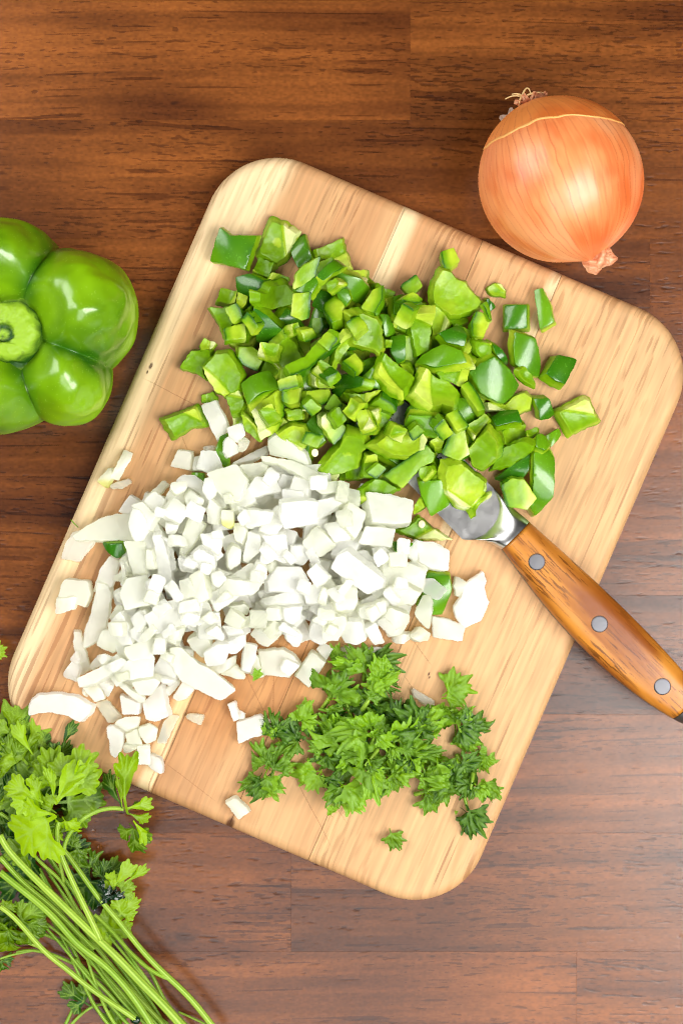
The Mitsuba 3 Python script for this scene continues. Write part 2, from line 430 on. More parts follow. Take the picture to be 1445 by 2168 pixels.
def stave_mesh(x0, x1, y0, y1, c=0.00006):
    V = []
    for z, d in ((0.0, c), (-c, 0.0), (-0.03, 0.0)):
        V += [(x0 + d, y0 + d, z), (x1 - d, y0 + d, z), (x1 - d, y1 - d, z), (x0 + d, y1 - d, z)]
    F = [(0, 1, 2), (0, 2, 3), (8, 10, 9), (8, 11, 10)]
    for a in (0, 4):
        for k in range(4):
            p, q = a + k, a + (k + 1) % 4
            F += [(p, p + 4, q + 4), (p, q + 4, q)]
    return np.array(V), np.array(F)


for r in range(-10, 21):
    y0 = row_y0 + r * ROW
    xs = sorted((u - 722.5) * S for u in joints.get(r, [float(rng.uniform(-600, 1900))]))
    left, right = -1.1, 1.1
    cuts = [left] + ([] if r in joints else []) + xs + [right]
    if xs[0] - left > 0.7:
        cuts.insert(1, xs[0] - float(rng.uniform(0.42, 0.60)))
    if right - xs[-1] > 0.7:
        cuts.insert(-1, xs[-1] + float(rng.uniform(0.42, 0.60)))
    base = cuts.index(xs[0]) - 1
    for k in range(len(cuts) - 1):
        V, F = stave_mesh(cuts[k], cuts[k + 1], y0, y0 + ROW)
        tone = tones.get((r, k - base), float(rng.uniform(0.3, 0.75)))
        uv = np.tile([tone, float(rng.random())], (len(V), 1))
        part(top, 'stave', put(V, F, 'table_wood', uv, False))

# ------------------------------------------------------------------ the cutting board: four glued planks
def round_rect(w, l, r, n=18):
    pts = []
    for cx, cy, a0 in ((w / 2 - r, l / 2 - r, 0), (-w / 2 + r, l / 2 - r, 90), (-w / 2 + r, -l / 2 + r, 180), (w / 2 - r, -l / 2 + r, 270)):
        for k in range(n + 1):
            a = math.radians(a0 + 90 * k / n)
            pts.append((cx + r * math.cos(a), cy + r * math.sin(a)))
    return np.array(pts)


RO = 0.0068
prof = [(0.0018, 0.0)] + [(0.0, 0.0018)] + [(RO * (1 - math.sin(a)) * 1.0 if False else RO - RO * math.cos(a), BT - RO + RO * math.sin(a)) for a in np.linspace(0, math.pi / 2, 9)]
loops = []
for d, z in prof:
    q = round_rect(BW - 2 * d, BL - 2 * d, BR - d)
    loops.append(np.c_[q, np.full(len(q), z)])
m = len(loops[0])
bv = np.vstack(loops + [[[0, 0, 0]], [[0, 0, BT]]])
bf = []
q4 = grid_faces(len(loops), m, True)
bf = list(q4[:, [0, 1, 2]]) + list(q4[:, [0, 2, 3]])
for j in range(m):
    bf.append((len(bv) - 2, (j + 1) % m, j))
    bf.append((len(bv) - 1, (len(loops) - 1) * m + j, (len(loops) - 1) * m + (j + 1) % m))
solid = manifold3d.Manifold(manifold3d.Mesh(bv.astype(np.float32), np.array(bf, np.uint32)))
board = thing('cutting_board', 'rounded wooden cutting board of four glued strips, with knife scratches', 'cutting board')


def board_point(a, b, z):
    a, b = np.asarray(a), np.asarray(b)
    return np.stack([BC[0] + a * E1[0] + b * E2[0], BC[1] + a * E1[1] + b * E2[1], np.broadcast_to(z, a.shape)], -1)


for k, tone in enumerate((0.30, 0.18, 0.55, 0.86)):
    g = 0.00012
    lo, hi = SEAMS[k] - (0.02 if k == 0 else -g), SEAMS[k + 1] + (0.02 if k == 3 else -g)
    cut = manifold3d.CrossSection([[(lo, -0.3), (hi, -0.3), (hi, 0.3), (lo, 0.3)]]).extrude(0.05).translate((0, 0, -0.01))
    piece = (solid ^ cut)
    mm = piece.to_mesh()
    V, F = mm.vert_properties[:, :3].astype(float), mm.tri_verts.astype(int)
    V = board_point(V[:, 0], V[:, 1], V[:, 2])
    F = F[:, ::-1]                      # the plan axes are mirrored
    t3 = trimesh.graph.smooth_shade(trimesh.Trimesh(V, F, process=False), angle=math.radians(25), facet_minarea=None)
    part(board, 'plank', put(t3.vertices, t3.faces, 'board_wood', np.tile([tone, k * 0.2], (len(t3.vertices), 1)), True))
    raise_heights(V, F)
ii, jj = np.meshgrid(np.arange(NX), np.arange(NY), indexing='ij')
gx, gy = HX + (ii + .5) * CELL - BC[0], HY + (jj + .5) * CELL - BC[1]
ga, gb = gx * E1[0] + gy * E1[1], gx * E2[0] + gy * E2[1]
heights[(np.abs(ga) < BW / 2 - 0.006) & (np.abs(gb) < BL / 2 - 0.006)] = BT

# ------------------------------------------------------------------ the knife
knife = thing('kitchen_knife', 'kitchen knife with steel bolster and riveted golden brown wooden handle, half under peppers', 'knife')
KZ = 0.027
KU = S * (1 - KZ / H)
k0 = at(1572 * .7071 + -30 * .7071, 1572 * .7071 + 30 * .7071, KZ)
TILT = math.radians(2.6)


def knife_point(t, n, z):
    """t along the blade towards the butt, n across towards the spine (plan units), z metres from the middle plane."""
    t, n, z = np.broadcast_arrays(np.asarray(t, float), np.asarray(n, float), np.asarray(z, float))
    x, y = (t - 1572) * KU, (n + 30) * KU
    zz = ZB + 0.0084 + x * math.tan(TILT) + z
    return np.stack([k0[0] + (x + y) * .70711, k0[1] + (-x + y) * .70711, zz], -1)


# blade: thin at the edge, thick at the spine
arc_n = np.array([-116, -107, -92, -77, -56, -36, -12, 4, 8])
arc_t = np.array([1498, 1510, 1519, 1524, 1525, 1521, 1507, 1480, 1466])
arc = PchipInterpolator(arc_n, arc_t)
ts = np.linspace(1072, 1526, 60)
edge_n = np.interp(ts, [1072, 1110, 1170, 1260, 1526], [-8, -52, -88, -110, -116])
spine_n = np.interp(ts, [1072, 1110, 1526], [-4, 6, 8])
fr = np.linspace(0, 1, 26)
N = edge_n[:, None] + (spine_n - edge_n)[:, None] * fr[None]
TT = np.minimum(np.repeat(ts[:, None], 26, 1), arc(np.clip(N, -116, 8)))
thick = 0.00012 + 0.00085 * np.clip(fr[None] * 1.6, 0, 1) * np.ones_like(N)
Vt, Vb = knife_point(TT, N, thick).reshape(-1, 3), knife_point(TT, N, -thick).reshape(-1, 3)
G = grid_faces(60, 26)
rim_ = np.r_[np.arange(26), np.arange(1, 60) * 26 + 25, 59 * 26 + np.arange(24, -1, -1), np.arange(58, 0, -1) * 26]
nv = len(Vt)
rf = []
for a, b in zip(rim_, np.roll(rim_, -1)):
    rf.append((b, a, a + nv, b + nv))
F = np.vstack([G, G[:, ::-1] + nv, np.array(rf)])
F = np.vstack([F[:, [0, 1, 2]], F[:, [0, 2, 3]]])
V = np.vstack([Vt, Vb])
t3 = trimesh.graph.smooth_shade(trimesh.Trimesh(V, F, process=False), angle=math.radians(35), facet_minarea=None)
part(knife, 'blade', mikit.ply(t3, 'steel', smooth=30))
raise_heights(V, F)
# bolster: rises from the curved end of the blade to the front of the handle
hi_n = lambda w: np.interp(w, [0, .25, .5, .75, 1], [8, 6.5, 6.5, 8.5, 11])
bu = np.linspace(0, 1, 30)                    # along
bw = np.linspace(0, 1, 44)                    # across
low_n = np.interp(bu, [0, .16, .40, .68, 1], [-116, -104, -90, -79, -73])
top_n = hi_n(bu)
Nn = low_n[:, None] + (top_n - low_n)[:, None] * bw[None]
start = arc(-116 + 124 * bw)
Tt = start[None] + (1572 - start)[None] * bu[:, None]
cross = (1 - np.abs(2 * bw - 1) ** 2.6) ** (1 / 2.2)
rise = 1 - (1 - np.clip(bu, 0, 1)) ** 1.9
hgt = 0.0010 + (0.0026 + 0.0050 * cross[None] - 0.001) * rise[:, None] * np.minimum(1, 0.25 + cross[None])
Vt, Vb = knife_point(Tt, Nn, hgt).reshape(-1, 3), knife_point(Tt, Nn, -hgt).reshape(-1, 3)
G = grid_faces(30, 44)
rim_ = np.r_[np.arange(44), np.arange(1, 30) * 44 + 43, 29 * 44 + np.arange(42, -1, -1), np.arange(28, 0, -1) * 44]
nv = len(Vt)
rf = [(b, a, a + nv, b + nv) for a, b in zip(rim_, np.roll(rim_, -1))]
F = np.vstack([G, G[:, ::-1] + nv, np.array(rf)])
F = np.vstack([F[:, [0, 1, 2]], F[:, [0, 2, 3]]])
part(knife, 'bolster', mikit.ply(trimesh.Trimesh(np.vstack([Vt, Vb]), F, process=False), 'steel', smooth=40))
raise_heights(np.vstack([Vt, Vb]), F)
# handle: tang between two scales, then the dark butt
top_c = CubicSpline([1572, 1650, 1780, 1900, 2000, 2075, 2140], [11, 15, 20.5, 21.5, 17.7, 11, 2])
low_c = CubicSpline([1572, 1650, 1716, 1862, 1960, 2070, 2140], [-72, -84, -92.6, -99.7, -94, -73.5, -52])


def scale_mesh(t0, t1, z0, z1, inset=0.0, nt=70, nw=36, end=None):
    tt = np.linspace(t0, t1, nt)
    w = np.linspace(0, 1, nw)
    w = 0.5 - 0.5 * np.cos(np.pi * w)
    lo, hi = low_c(tt) + inset, top_c(tt) - inset
    if end is not None:
        sh = np.sqrt(np.clip(1 - np.clip((tt - end) / (t1 + 0.5 - end), 0, 1) ** 2, 0.0004, 1))
        mid = (lo + hi) / 2
        lo, hi = mid + (lo - mid) * sh, mid + (hi - mid) * sh
    NN = lo[:, None] + (hi - lo)[:, None] * w[None]
    cr = (1 - np.abs(2 * w - 1) ** 2.8) ** (1 / 2.0)
    zt = z0 + (z1 - z0) * cr[None] * np.ones((nt, 1))
    TT = np.repeat(tt[:, None], nw, 1)
    A, B = knife_point(TT, NN, zt).reshape(-1, 3), knife_point(TT, NN, z0).reshape(-1, 3)
    G = grid_faces(nt, nw)
    rim = np.r_[np.arange(nw), np.arange(1, nt) * nw + nw - 1, (nt - 1) * nw + np.arange(nw - 2, -1, -1), np.arange(nt - 2, 0, -1) * nw]
    n = len(A)
    rf = [(b, a, a + n, b + n) for a, b in zip(rim, np.roll(rim, -1))]
    F = np.vstack([G, G[:, ::-1] + n, np.array(rf)])
    F = np.vstack([F[:, [0, 1, 2]], F[:, [0, 2, 3]]])
    if z1 < z0:
        F = F[:, ::-1]
    uv = np.stack([(TT.ravel() - 1572) * KU, NN.ravel() * KU], 1)
    return np.vstack([A, B]), F, np.vstack([uv, uv + [0.3, 0.2]])


V, F, uv = scale_mesh(1573, 2076, 0.0011, 0.0080, 1.0)
part(knife, 'handle_scale', put(V, F, 'handle_wood', uv))
raise_heights(V, F)
V, F, uv = scale_mesh(1573, 2076, -0.0011, -0.0080, 1.0)
part(knife, 'handle_scale', put(V, F, 'handle_wood', uv))
V, F, uv = scale_mesh(1573, 2077, -0.0011, 0.00111, 0.0, nw=10)
part(knife, 'tang', mikit.ply((V, F), 'tang_steel', smooth=30))
V, F, uv = scale_mesh(2077.5, 2142, 0.0, 0.0079, 0.5, nt=30, end=2085)
V2, F2, _ = scale_mesh(2077.5, 2142, 0.0, -0.0079, 0.5, nt=30, end=2085)
part(knife, 'end_cap', mikit.ply((np.vstack([V, V2]), np.vstack([F, F2 + len(V)])), 'dark_cap', smooth=40))
for t in (1641, 1825, 2009):
    a = np.linspace(0, 2 * np.pi, 40, endpoint=False)
    rings = [(16.8, .0066), (16.4, .00815), (15.6, .00835), (8, .0084), (0.01, .0084)]
    V = np.vstack([knife_point(t + r * np.cos(a), -40 + r * np.sin(a), z) for r, z in rings])
    part(knife, 'rivet', mikit.ply((V, grid_faces(len(rings), 40, True)), 'rivet_steel', smooth=30))
    V = np.vstack([knife_point(t + r * np.cos(a), -40 + r * np.sin(a), z) for r, z in ((17.9, .0076), (17.6, .00808), (16.7, .00808), (16.6, .0076))])
    part(knife, 'rivet_ring', mikit.ply((V, grid_faces(4, 40, True)), 'dark_etch', smooth=30))
txt = meshkit.text_mesh('XA', 0.0044, 0.00004)
tv = np.array(txt.vertices) * [1, 1, 1]
q = knife_point(1318 + tv[:, 0] / KU, -42 + tv[:, 1] / KU, 0.00098 + tv[:, 2])
part(knife, 'etched_letters', mikit.ply((q, np.array(txt.faces)), 'dark_etch', smooth=False))

# ------------------------------------------------------------------ the whole green pepper
pep = thing('bell_pepper', 'whole glossy green bell pepper with a cut stem, standing upright', 'bell pepper')
pc = at(28, 698, 0.040)
PR, PH = 0.0555, 0.074
grooves = np.radians([62, -21, -73, -150, -225])           # world angles of the valleys between the lobes
gs = np.sort(np.mod(grooves, 2 * np.pi))
lobe_R = {0: 1.0, 1: 1.0, 2: 1.0, 3: 1.0, 4: 1.0}
nphi, ns = 320, 110
phi = np.linspace(0, 2 * np.pi, nphi, endpoint=False)
idx = np.searchsorted(gs, phi) % len(gs)
lo = gs[(idx - 1) % len(gs)]
span = np.mod(gs[idx] - lo, 2 * np.pi)
pos = np.mod(phi - lo, 2 * np.pi) / span
lobe = np.sin(np.pi * pos) ** 0.80
lobeP = np.array([(0.06, .70), (.20, .71), (.34, .82), (.52, .98), (.70, 1.0), (.86, .90), (.97, .70), (1.0, .50), (.96, .30), (.84, .11), (.62, .0), (.30, .02), (0.0, .06)])
grooP = np.array([(0.06, .69), (.17, .68), (.28, .72), (.42, .80), (.58, .80), (.71, .72), (.81, .58), (.845, .44), (.82, .29), (.72, .14), (.52, .05), (.28, .04), (0.0, .06)])
knots = np.linspace(0, 1, len(lobeP))
sv = np.linspace(0, 1, ns)
L3, G3 = PchipInterpolator(knots, lobeP)(sv), PchipInterpolator(knots, grooP)(sv)
L3, G3 = CubicSpline(knots, lobeP)(sv), CubicSpline(knots, grooP)(sv)
RZ = G3[:, None] + (L3 - G3)[:, None] * lobe[None, :, None]
tall = 1 + 0.07 * np.sin(phi * 2 + 0.7) + 0.05 * np.sin(phi * 3 + 2)
wide = 1 + 0.045 * np.cos(phi * 2 + 0.6) + 0.02 * np.sin(phi * 5) + 0.10 * np.exp(-((np.mod(phi - np.radians(18) + np.pi, 2 * np.pi) - np.pi) / 0.7) ** 2)
r_, z_ = np.maximum(RZ[..., 0], 0) * PR * wide[None], RZ[..., 1] * PH * (1 + (tall[None] - 1) * np.clip(RZ[..., 1], 0, 1))
V = np.stack([pc[0] + r_ * np.cos(phi), pc[1] + r_ * np.sin(phi), np.maximum(z_, 0.0004)], -1)
dn = meshkit.fbm(V.reshape(-1, 3) * 48 + 3, 2, 5).reshape(ns, nphi) - 0.5
dn2 = meshkit.fbm(V.reshape(-1, 3) * 105, 2, 9).reshape(ns, nphi) - 0.5
nrm = np.stack([np.cos(phi)[None] * np.clip(r_ / PR, 0, 1), np.sin(phi)[None] * np.clip(r_ / PR, 0, 1), np.clip(z_ / PH, 0, 1)], -1)
V = V + nrm * (0.0052 * dn + 0.0022 * dn2)[..., None] * np.clip(1.5 - sv * 1.2, 0.3, 1)[:, None, None] * np.clip(sv * 5, 0, 1)[:, None, None]
V[..., 2] = np.maximum(V[..., 2], 0.0003)
uv = np.stack([np.tile(sv[:, None], (1, nphi)), np.tile(lobe[None], (ns, 1))], -1).reshape(-1, 2)
part(pep, 'skin', put(V.reshape(-1, 3), grid_faces(ns, nphi, True)[:, ::-1][:, [0, 1, 2, 3]], 'whole_pepper', uv))
raise_heights(V.reshape(-1, 3), np.vstack([grid_faces(ns, nphi, True)[:, :3]]))
sc = at(30, 704, 0.060)
na = 90
a = np.linspace(0, 2 * np.pi, na, endpoint=False)


def disc(profile, wob, centre, seed):
    out = []
    for k, (r, z, g) in enumerate(profile):
        w = 1 + wob * (meshkit.fbm(np.c_[np.cos(a) * 2.2, np.sin(a) * 2.2, np.full(na, k * .25)] + seed, 3, seed) - .5)
        out.append(np.c_[centre[0] + r * w * np.cos(a), centre[1] + r * w * np.sin(a), z + 0.0026 * (meshkit.fbm(np.c_[np.cos(a) * r * 400, np.sin(a) * r * 400, np.full(na, k * .5)], 2, seed) - .5)])
    return np.vstack(out), grid_faces(len(profile), na, True), np.repeat([[0, g] for *_, g in profile], na, axis=0)


Z0 = 0.0535
V, F, uv = disc([(.0172, Z0 - .0035, .3), (.0178, Z0 - .001, .8), (.0172, Z0 + .0004, .35), (.0155, Z0 + .0008, .2), (.0142, Z0 + .0012, .1), (.0128, Z0 + .002, .1), (.011, Z0 + .003, .3)], 0.10, sc, 3)
part(pep, 'calyx', put(V, F[:, ::-1], 'pepper_stump', uv))
V, F, uv = disc([(.0150, Z0 - .001, .1), (.0146, Z0 + .003, .15), (.0145, Z0 + .0065, .25), (.0143, Z0 + .0090, .35), (.0135, Z0 + .0108, .55), (.0122, Z0 + .0120, .8), (.0104, Z0 + .0127, 1), (.0080, Z0 + .0130, .95), (.0058, Z0 + .0129, .9), (.0046, Z0 + .0116, .3), (.0034, Z0 + .0100, .05), (.0016, Z0 + .0104, .6), (.00002, Z0 + .0100, .2)], 0.30, sc, 8)
V[:, :2] += (V[:, 2:] - Z0) * np.array([-0.16, 0.10])
V[8 * na:, :2] += np.array([-.0035, -.0032]) * np.repeat(np.linspace(.4, 1, len(V) // na - 8), na)[:, None]
V[9 * na:, 2] += .0022 * (meshkit.fbm(V[9 * na:] * 900, 2, 4) - .5)
part(pep, 'stem', put(V, F[:, ::-1], 'pepper_stump', uv))

# ------------------------------------------------------------------ the whole onion
oni = thing('whole_onion', 'whole unpeeled onion with shiny orange skin and dry roots, lying on its side', 'onion')
OR = 0.0405
oc = at(1187, 381, 0.0405)
OC = np.array([oc[0], oc[1], 0.0402])
ax = np.array([0.372, -0.928, -0.02])
ax /= np.linalg.norm(ax)
bx = np.cross([0, 0, 1.0], ax); bx /= np.linalg.norm(bx)      # horizontal across
cx_ = np.cross(ax, bx)
if cx_[2] < 0:
    cx_ = -cx_


def onion_point(s, ph, off=0.0):
    """s from -1 (roots) to 1 (neck) along the axis; ph round it, 0 = up."""
    s, ph = np.broadcast_arrays(s, ph)
    th = np.arccos(np.clip(s, -1, 1))
    r = np.sin(th) ** 0.96
    along = np.cos(th) * 1.0 + 0.03 * np.exp(-((1 - s) / 0.02) ** 1) - 0.012 * np.exp(-((1 + s) / 0.03))
    wob = 1 + 0.012 * np.cos(2 * ph + 1) + 0.008 * np.cos(3 * ph + s * 2) + 0.0016 * np.cos(27 * ph + 1.5 * np.sin(3 * ph)) * r
    R = (OR * wob + off)
    return OC + (R * along)[..., None] * ax + (R * r * np.cos(ph))[..., None] * cx_ + (R * r * np.sin(ph))[..., None] * bx


no_, nph = 120, 220
ph = np.linspace(np.pi, 3 * np.pi, nph, endpoint=False)
sg = -np.cos(np.linspace(0.02, np.pi - 0.004, no_))
SS, PPh = np.meshgrid(sg, ph, indexing='ij')
V = onion_point(SS, PPh)
uv = np.stack([PPh / (2 * np.pi), SS], -1).reshape(-1, 2)
part(oni, 'skin', put(V.reshape(-1, 3), grid_faces(no_, nph, True), 'onion_skin', uv))
# the older outer skin at the root half, torn along a wavy pale edge
lat = np.sin(PPh)                                            # across the picture
tear = np.interp(np.sin(ph) * np.sign(1), [-1, -.60, -.13, .31, .95], [-.70, -.68, -.69, -.57, -.33])
if bx[0] < 0:
    tear = np.interp(-np.sin(ph), [-1, -.60, -.13, .31, .95], [-.70, -.68, -.69, -.57, -.33])
tear = tear + 0.035 * (meshkit.fbm(np.c_[np.cos(ph) * 4, np.sin(ph) * 4, ph * 0], 3, 4) - .5)
fr = np.linspace(0, 1, 50)
So = -0.9995 + (tear[None] + 0.9995) * fr[:, None]
V = onion_point(So, np.tile(ph, (50, 1)), 0.00035)
uv = np.stack([np.tile(ph / (2 * np.pi), (50, 1)), So], -1).reshape(-1, 2)
part(oni, 'outer_skin', put(V.reshape(-1, 3), grid_faces(50, nph, True), 'outer_skin', uv))
rimw = 0.003 + 0.030 * meshkit.fbm(np.c_[np.cos(ph) * 3, np.sin(ph) * 3, ph * 0 + 2], 2, 6)
rows = [(0, .00036), (.35, .00040), (.8, .00030), (1, 0.00003)]
V = np.stack([onion_point(tear + rimw * f, ph, o) for f, o in rows])
part(oni, 'torn_edge', put(V.reshape(-1, 3), grid_faces(4, nph, True), 'pale_rim'))
# neck: a twisted papery tuft
neck0 = OC + ax * OR * 1.0 + cx_ * 0.0005
for k in range(9):
    ln = float(rng.uniform(.006, .0105))
    d0 = ax * (0.6 if k < 4 else 0.25) + bx * float(rng.uniform(-.9, .9)) * 0.7 + cx_ * float(rng.uniform(-.15, .55))
    if k >= 4:
        ln = float(rng.uniform(.009, .015))
        d0 = d0 + np.array([0.75, 0.35, 0.0]) * float(rng.uniform(.4, 1.1))
    sp = np.linspace(0, 1, 14)
    wd = (0.0016 + 0.0028 * np.sin(np.pi * np.clip(sp * 0.9 + 0.1, 0, 1)) ** 0.8) * np.where(sp > .8, 1 - (sp - .8) * 3.2, 1)
    d0 /= np.linalg.norm(d0)
    sd = np.cross(d0, [0, 0, 1.0]); sd /= np.linalg.norm(sd)
    cr = np.linspace(-1, 1, 7)
    V = neck0 + sp[:, None, None] * ln * d0 + (wd[:, None] * cr[None])[..., None] * sd + ((0.0022 * (1 - cr ** 2))[None] * np.sin(np.pi * sp)[:, None] + 0.0007 * np.sin(sp * 14 + k)[:, None] + 0.0006 * np.cos(cr * 7 + k)[None])[..., None] * np.array([0, 0, 1.0])
    part(oni, 'papery_tuft', put(V.reshape(-1, 3), grid_faces(14, 7), 'paper_skin'))
# roots and the brown root crown
root0 = OC - ax * OR * 0.985
for k in range(5):
    d0 = -ax * 0.5 + bx * [-.6, -.1, .4, .9, 1.2][k] * (1 if bx[0] > 0 else -1) + cx_ * 0.25
    d0 /= np.linalg.norm(d0)
    sd = np.cross(d0, [0, 0, 1.0]); sd /= np.linalg.norm(sd)
    sp, cr = np.linspace(0, 1, 10), np.linspace(-1, 1, 6)
    V = root0 + bx * (k - 2) * 0.0016 * (1 if bx[0] > 0 else -1) + sp[:, None, None] * 0.0062 * d0 + (0.0022 * (1 - .5 * sp)[:, None] * cr[None])[..., None] * sd + (0.0012 * np.cos(cr * 6 + k)[None] + 0.0006 * np.sin(sp * 11 + k * 2)[:, None] + .0015)[..., None] * np.array([0, 0, 1.0])
    part(oni, 'root_crown', put(V.reshape(-1, 3), grid_faces(10, 6), 'paper_skin'))
zr = 0.043
for pl in ([(1104, 204), (1090, 203), (1069, 209)], [(1105, 203), (1094, 199), (1083, 199)], [(1101, 210), (1108, 194), (1114, 186), (1123, 200)], [(1102, 206), (1099, 215), (1098, 226)], [(1112, 203), (1130, 197), (1150, 196)]):
    pts = [np.r_[at(u, v, zr), zr + 0.001 * (i % 2)] for i, (u, v) in enumerate(pl)]
    V, F, uv = tube(pts, np.linspace(.00055, .0003, len(pts)), 6)
    part(oni, 'root', put(V, F, 'root_fibre'))
sp, cr = np.linspace(0, 1, 12), np.linspace(-1, 1, 5)
q0, q1 = np.r_[at(1060, 256, .04), .04], np.r_[at(1088, 234, .042), .042]
dd = q1 - q0
V = q0 + sp[:, None, None] * dd + (cr[None] * (0.0016 + .0009 * np.sin(sp * 9)[:, None]))[..., None] * np.array([-.6, .8, .2]) + (.0006 * np.sin(sp * 20))[:, None, None] * np.array([0, 0, 1.])
part(oni, 'loose_skin_flake', put(V.reshape(-1, 3), grid_faces(12, 5), 'onion_flesh'), 'whitish flake of loose skin by the roots')

# ------------------------------------------------------------------ diced pieces
def slab(poly, thick, spacing, bev, seed, dome=0.0, bend=0.0, bend_ang=0.0, rough_top=0.0, rough_side=0.0, taper=0.0):
    """A cut piece with this outline (millimetres, around the origin): vertices, triangles, tag per triangle (0 top, 1 bevel, 2 side, 3 bottom)."""
    r = np.random.default_rng(seed)
    pg = Polygon(poly).buffer(0)
    pg = pg.buffer(-0.35).buffer(0.7, quad_segs=3).buffer(-0.35, quad_segs=3)
    if pg.geom_type != 'Polygon':
        pg = max(pg.geoms, key=lambda g: g.area)
    L = pg.exterior.length
    n = max(14, int(L / spacing))
    B = np.array([pg.exterior.interpolate(i / n * L).coords[0] for i in range(n)])
    if Polygon(B).exterior.is_ccw is False:
        B = B[::-1]
    tn = np.roll(B, -1, 0) - np.roll(B, 1, 0)
    tn /= np.linalg.norm(tn, axis=1, keepdims=True) + 1e-9
    nr = np.c_[tn[:, 1], -tn[:, 0]]
    jag = (meshkit.fbm(np.c_[B * 0.55, np.full(n, seed % 97)], 2, seed % 13) - .5) * 2 * rough_side
    B = B + nr * jag[:, None]
    I = B - nr * bev
    ip = Polygon(I).buffer(0)
    inner = ip.buffer(-0.75 * spacing)
    pts = []
    if not inner.is_empty:
        x0, y0, x1, y1 = inner.bounds
        xx, yy = np.meshgrid(np.arange(x0, x1 + spacing, spacing), np.arange(y0, y1 + spacing, spacing * .87))
        xx = xx + (np.arange(xx.shape[0]) % 2)[:, None] * spacing / 2
        c = np.c_[xx.ravel(), yy.ravel()]
        c = c[shapely.contains_xy(inner, c[:, 0], c[:, 1])]
        pts = c + r.uniform(-.2, .2, c.shape) * spacing
    cap = np.vstack([I, pts]) if len(pts) else I
    tri = Delaunay(cap).simplices
    ce = cap[tri].mean(1)
    tri = tri[shapely.contains_xy(ip.buffer(0.02), ce[:, 0], ce[:, 1])]
    a2 = cap[tri]
    cw = (a2[:, 1, 0] - a2[:, 0, 0]) * (a2[:, 2, 1] - a2[:, 0, 1]) - (a2[:, 1, 1] - a2[:, 0, 1]) * (a2[:, 2, 0] - a2[:, 0, 0]) < 0
    tri[cw] = tri[cw][:, ::-1]
    h = thick / 2
    nc = len(cap)
    side_j = lambda z: B + nr * ((meshkit.fbm(np.c_[B * 0.5, np.full(n, z * .6 + seed % 31)], 2, 3) - .5) * rough_side * 1.6)[:, None]
    sh = 1 + taper * np.array([1, 1, 0, -1, -1])
    levels = [(h - bev, sh[1]), (0.0, 1.0), (-h + bev, sh[3])]
    V = [np.c_[cap * sh[0], np.full(nc, h)]]
    for z, s_ in levels:
        V.append(np.c_[side_j(z) * s_, np.full(n, z)])
    V.append(np.c_[cap * sh[4], np.full(nc, -h)])
    V = np.vstack(V)
    F, tag = [tri], [np.zeros(len(tri), int)]
    base = [0, nc, nc + n, nc + 2 * n, nc + 3 * n]
    j = np.arange(n)
    j1 = (j + 1) % n
    for k in range(4):
        u, d = base[k], base[k + 1]
        F.append(np.vstack([np.c_[u + j, d + j, d + j1], np.c_[u + j, d + j1, u + j1]]))
        tag.append(np.full(2 * n, (1, 2, 2, 4)[k]))
    F.append(tri[:, ::-1] + base[4])
    tag.append(np.full(len(tri), 3))
    R = np.sqrt(pg.area / math.pi)
    x, y = V[:, 0], V[:, 1]
    V[:, 2] += dome * (1 - np.clip((x ** 2 + y ** 2) / (R * R), 0, 2))
    q = x * math.cos(bend_ang) + y * math.sin(bend_ang)
    V[:, 2] -= bend * (q / max(R, 1)) ** 2
    if rough_top:
        w = np.zeros(len(V))
        w[:nc] = 1
        w[base[1]:base[2]] = .5
        V[:, 2] += w * rough_top * 2 * (meshkit.fbm(np.c_[V[:, :2] * 0.22, np.full(len(V), seed % 53)], 3, seed % 17) - .5)
    return V, np.vstack(F), np.concatenate(tag), B, nr


def settle(V, F, xy, tilt_dir, tilt, slope=0.55, quant=0.93):
    """Turns the piece (millimetres) to its tilt and to the ground below it, and lowers it until it rests. Returns world vertices."""
    V = np.asarray(V) * 0.001
    i, j = cells(V[:, :2] + xy)
    hh = heights[i, j]
    A = np.c_[V[:, :2], np.ones(len(V))]
    co = np.linalg.lstsq(A, hh, rcond=None)[0][:2]
    g = np.linalg.norm(co)
    if g > 0.45:
        co = co * 0.45 / g
    d = -math.radians(tilt_dir)
    nx = -co * slope + math.tan(math.radians(tilt)) * np.array([math.cos(d), math.sin(d)])
    nz = np.array([nx[0], nx[1], 1.0])
    nz /= np.linalg.norm(nz)
    v = np.cross([0, 0, 1.0], nz)
    c = nz[2]
    K = np.array([[0, -v[2], v[1]], [v[2], 0, -v[0]], [-v[1], v[0], 0]])
    R = np.eye(3) + K + K @ K / (1 + c)
    W = V @ R.T
    W[:, :2] += xy
    i, j = cells(W)
    z0 = np.quantile(heights[i, j] - W[:, 2], quant)
    ground = np.where(heights[i, j] > 0.0175, BT, 0.0)
    z0 = max(z0, np.max(BT * (ground > 0) - W[:, 2] - 0.0004 - (1 - (ground > 0)) * 1))
    W[:, 2] += z0
    raise_heights(W, F)
    return W


def sub(V, F, keep, uv):
    f = F[keep]
    used = np.unique(f)
    m_ = np.full(len(V), -1)
    m_[used] = np.arange(len(used))
    return V[used], m_[f], uv[used]


def dice_frame(pts, layer, tilt_dir, tilt):
    z = ZB + 0.004 + 0.005 * layer
    q = np.array([at(u, v, z) for u, v in pts]) * 1000
    c = np.array(Polygon(q).centroid.coords[0])
    q = (q - c) * 1.01
    d = -math.radians(tilt_dir)
    e = np.array([math.cos(d), math.sin(d)])
    if tilt:
        q = q + np.outer(q @ e, e) * (1 / math.cos(math.radians(tilt)) - 1)
    return q, c * 0.001


PEP_INFO, ONI_INFO = [], []


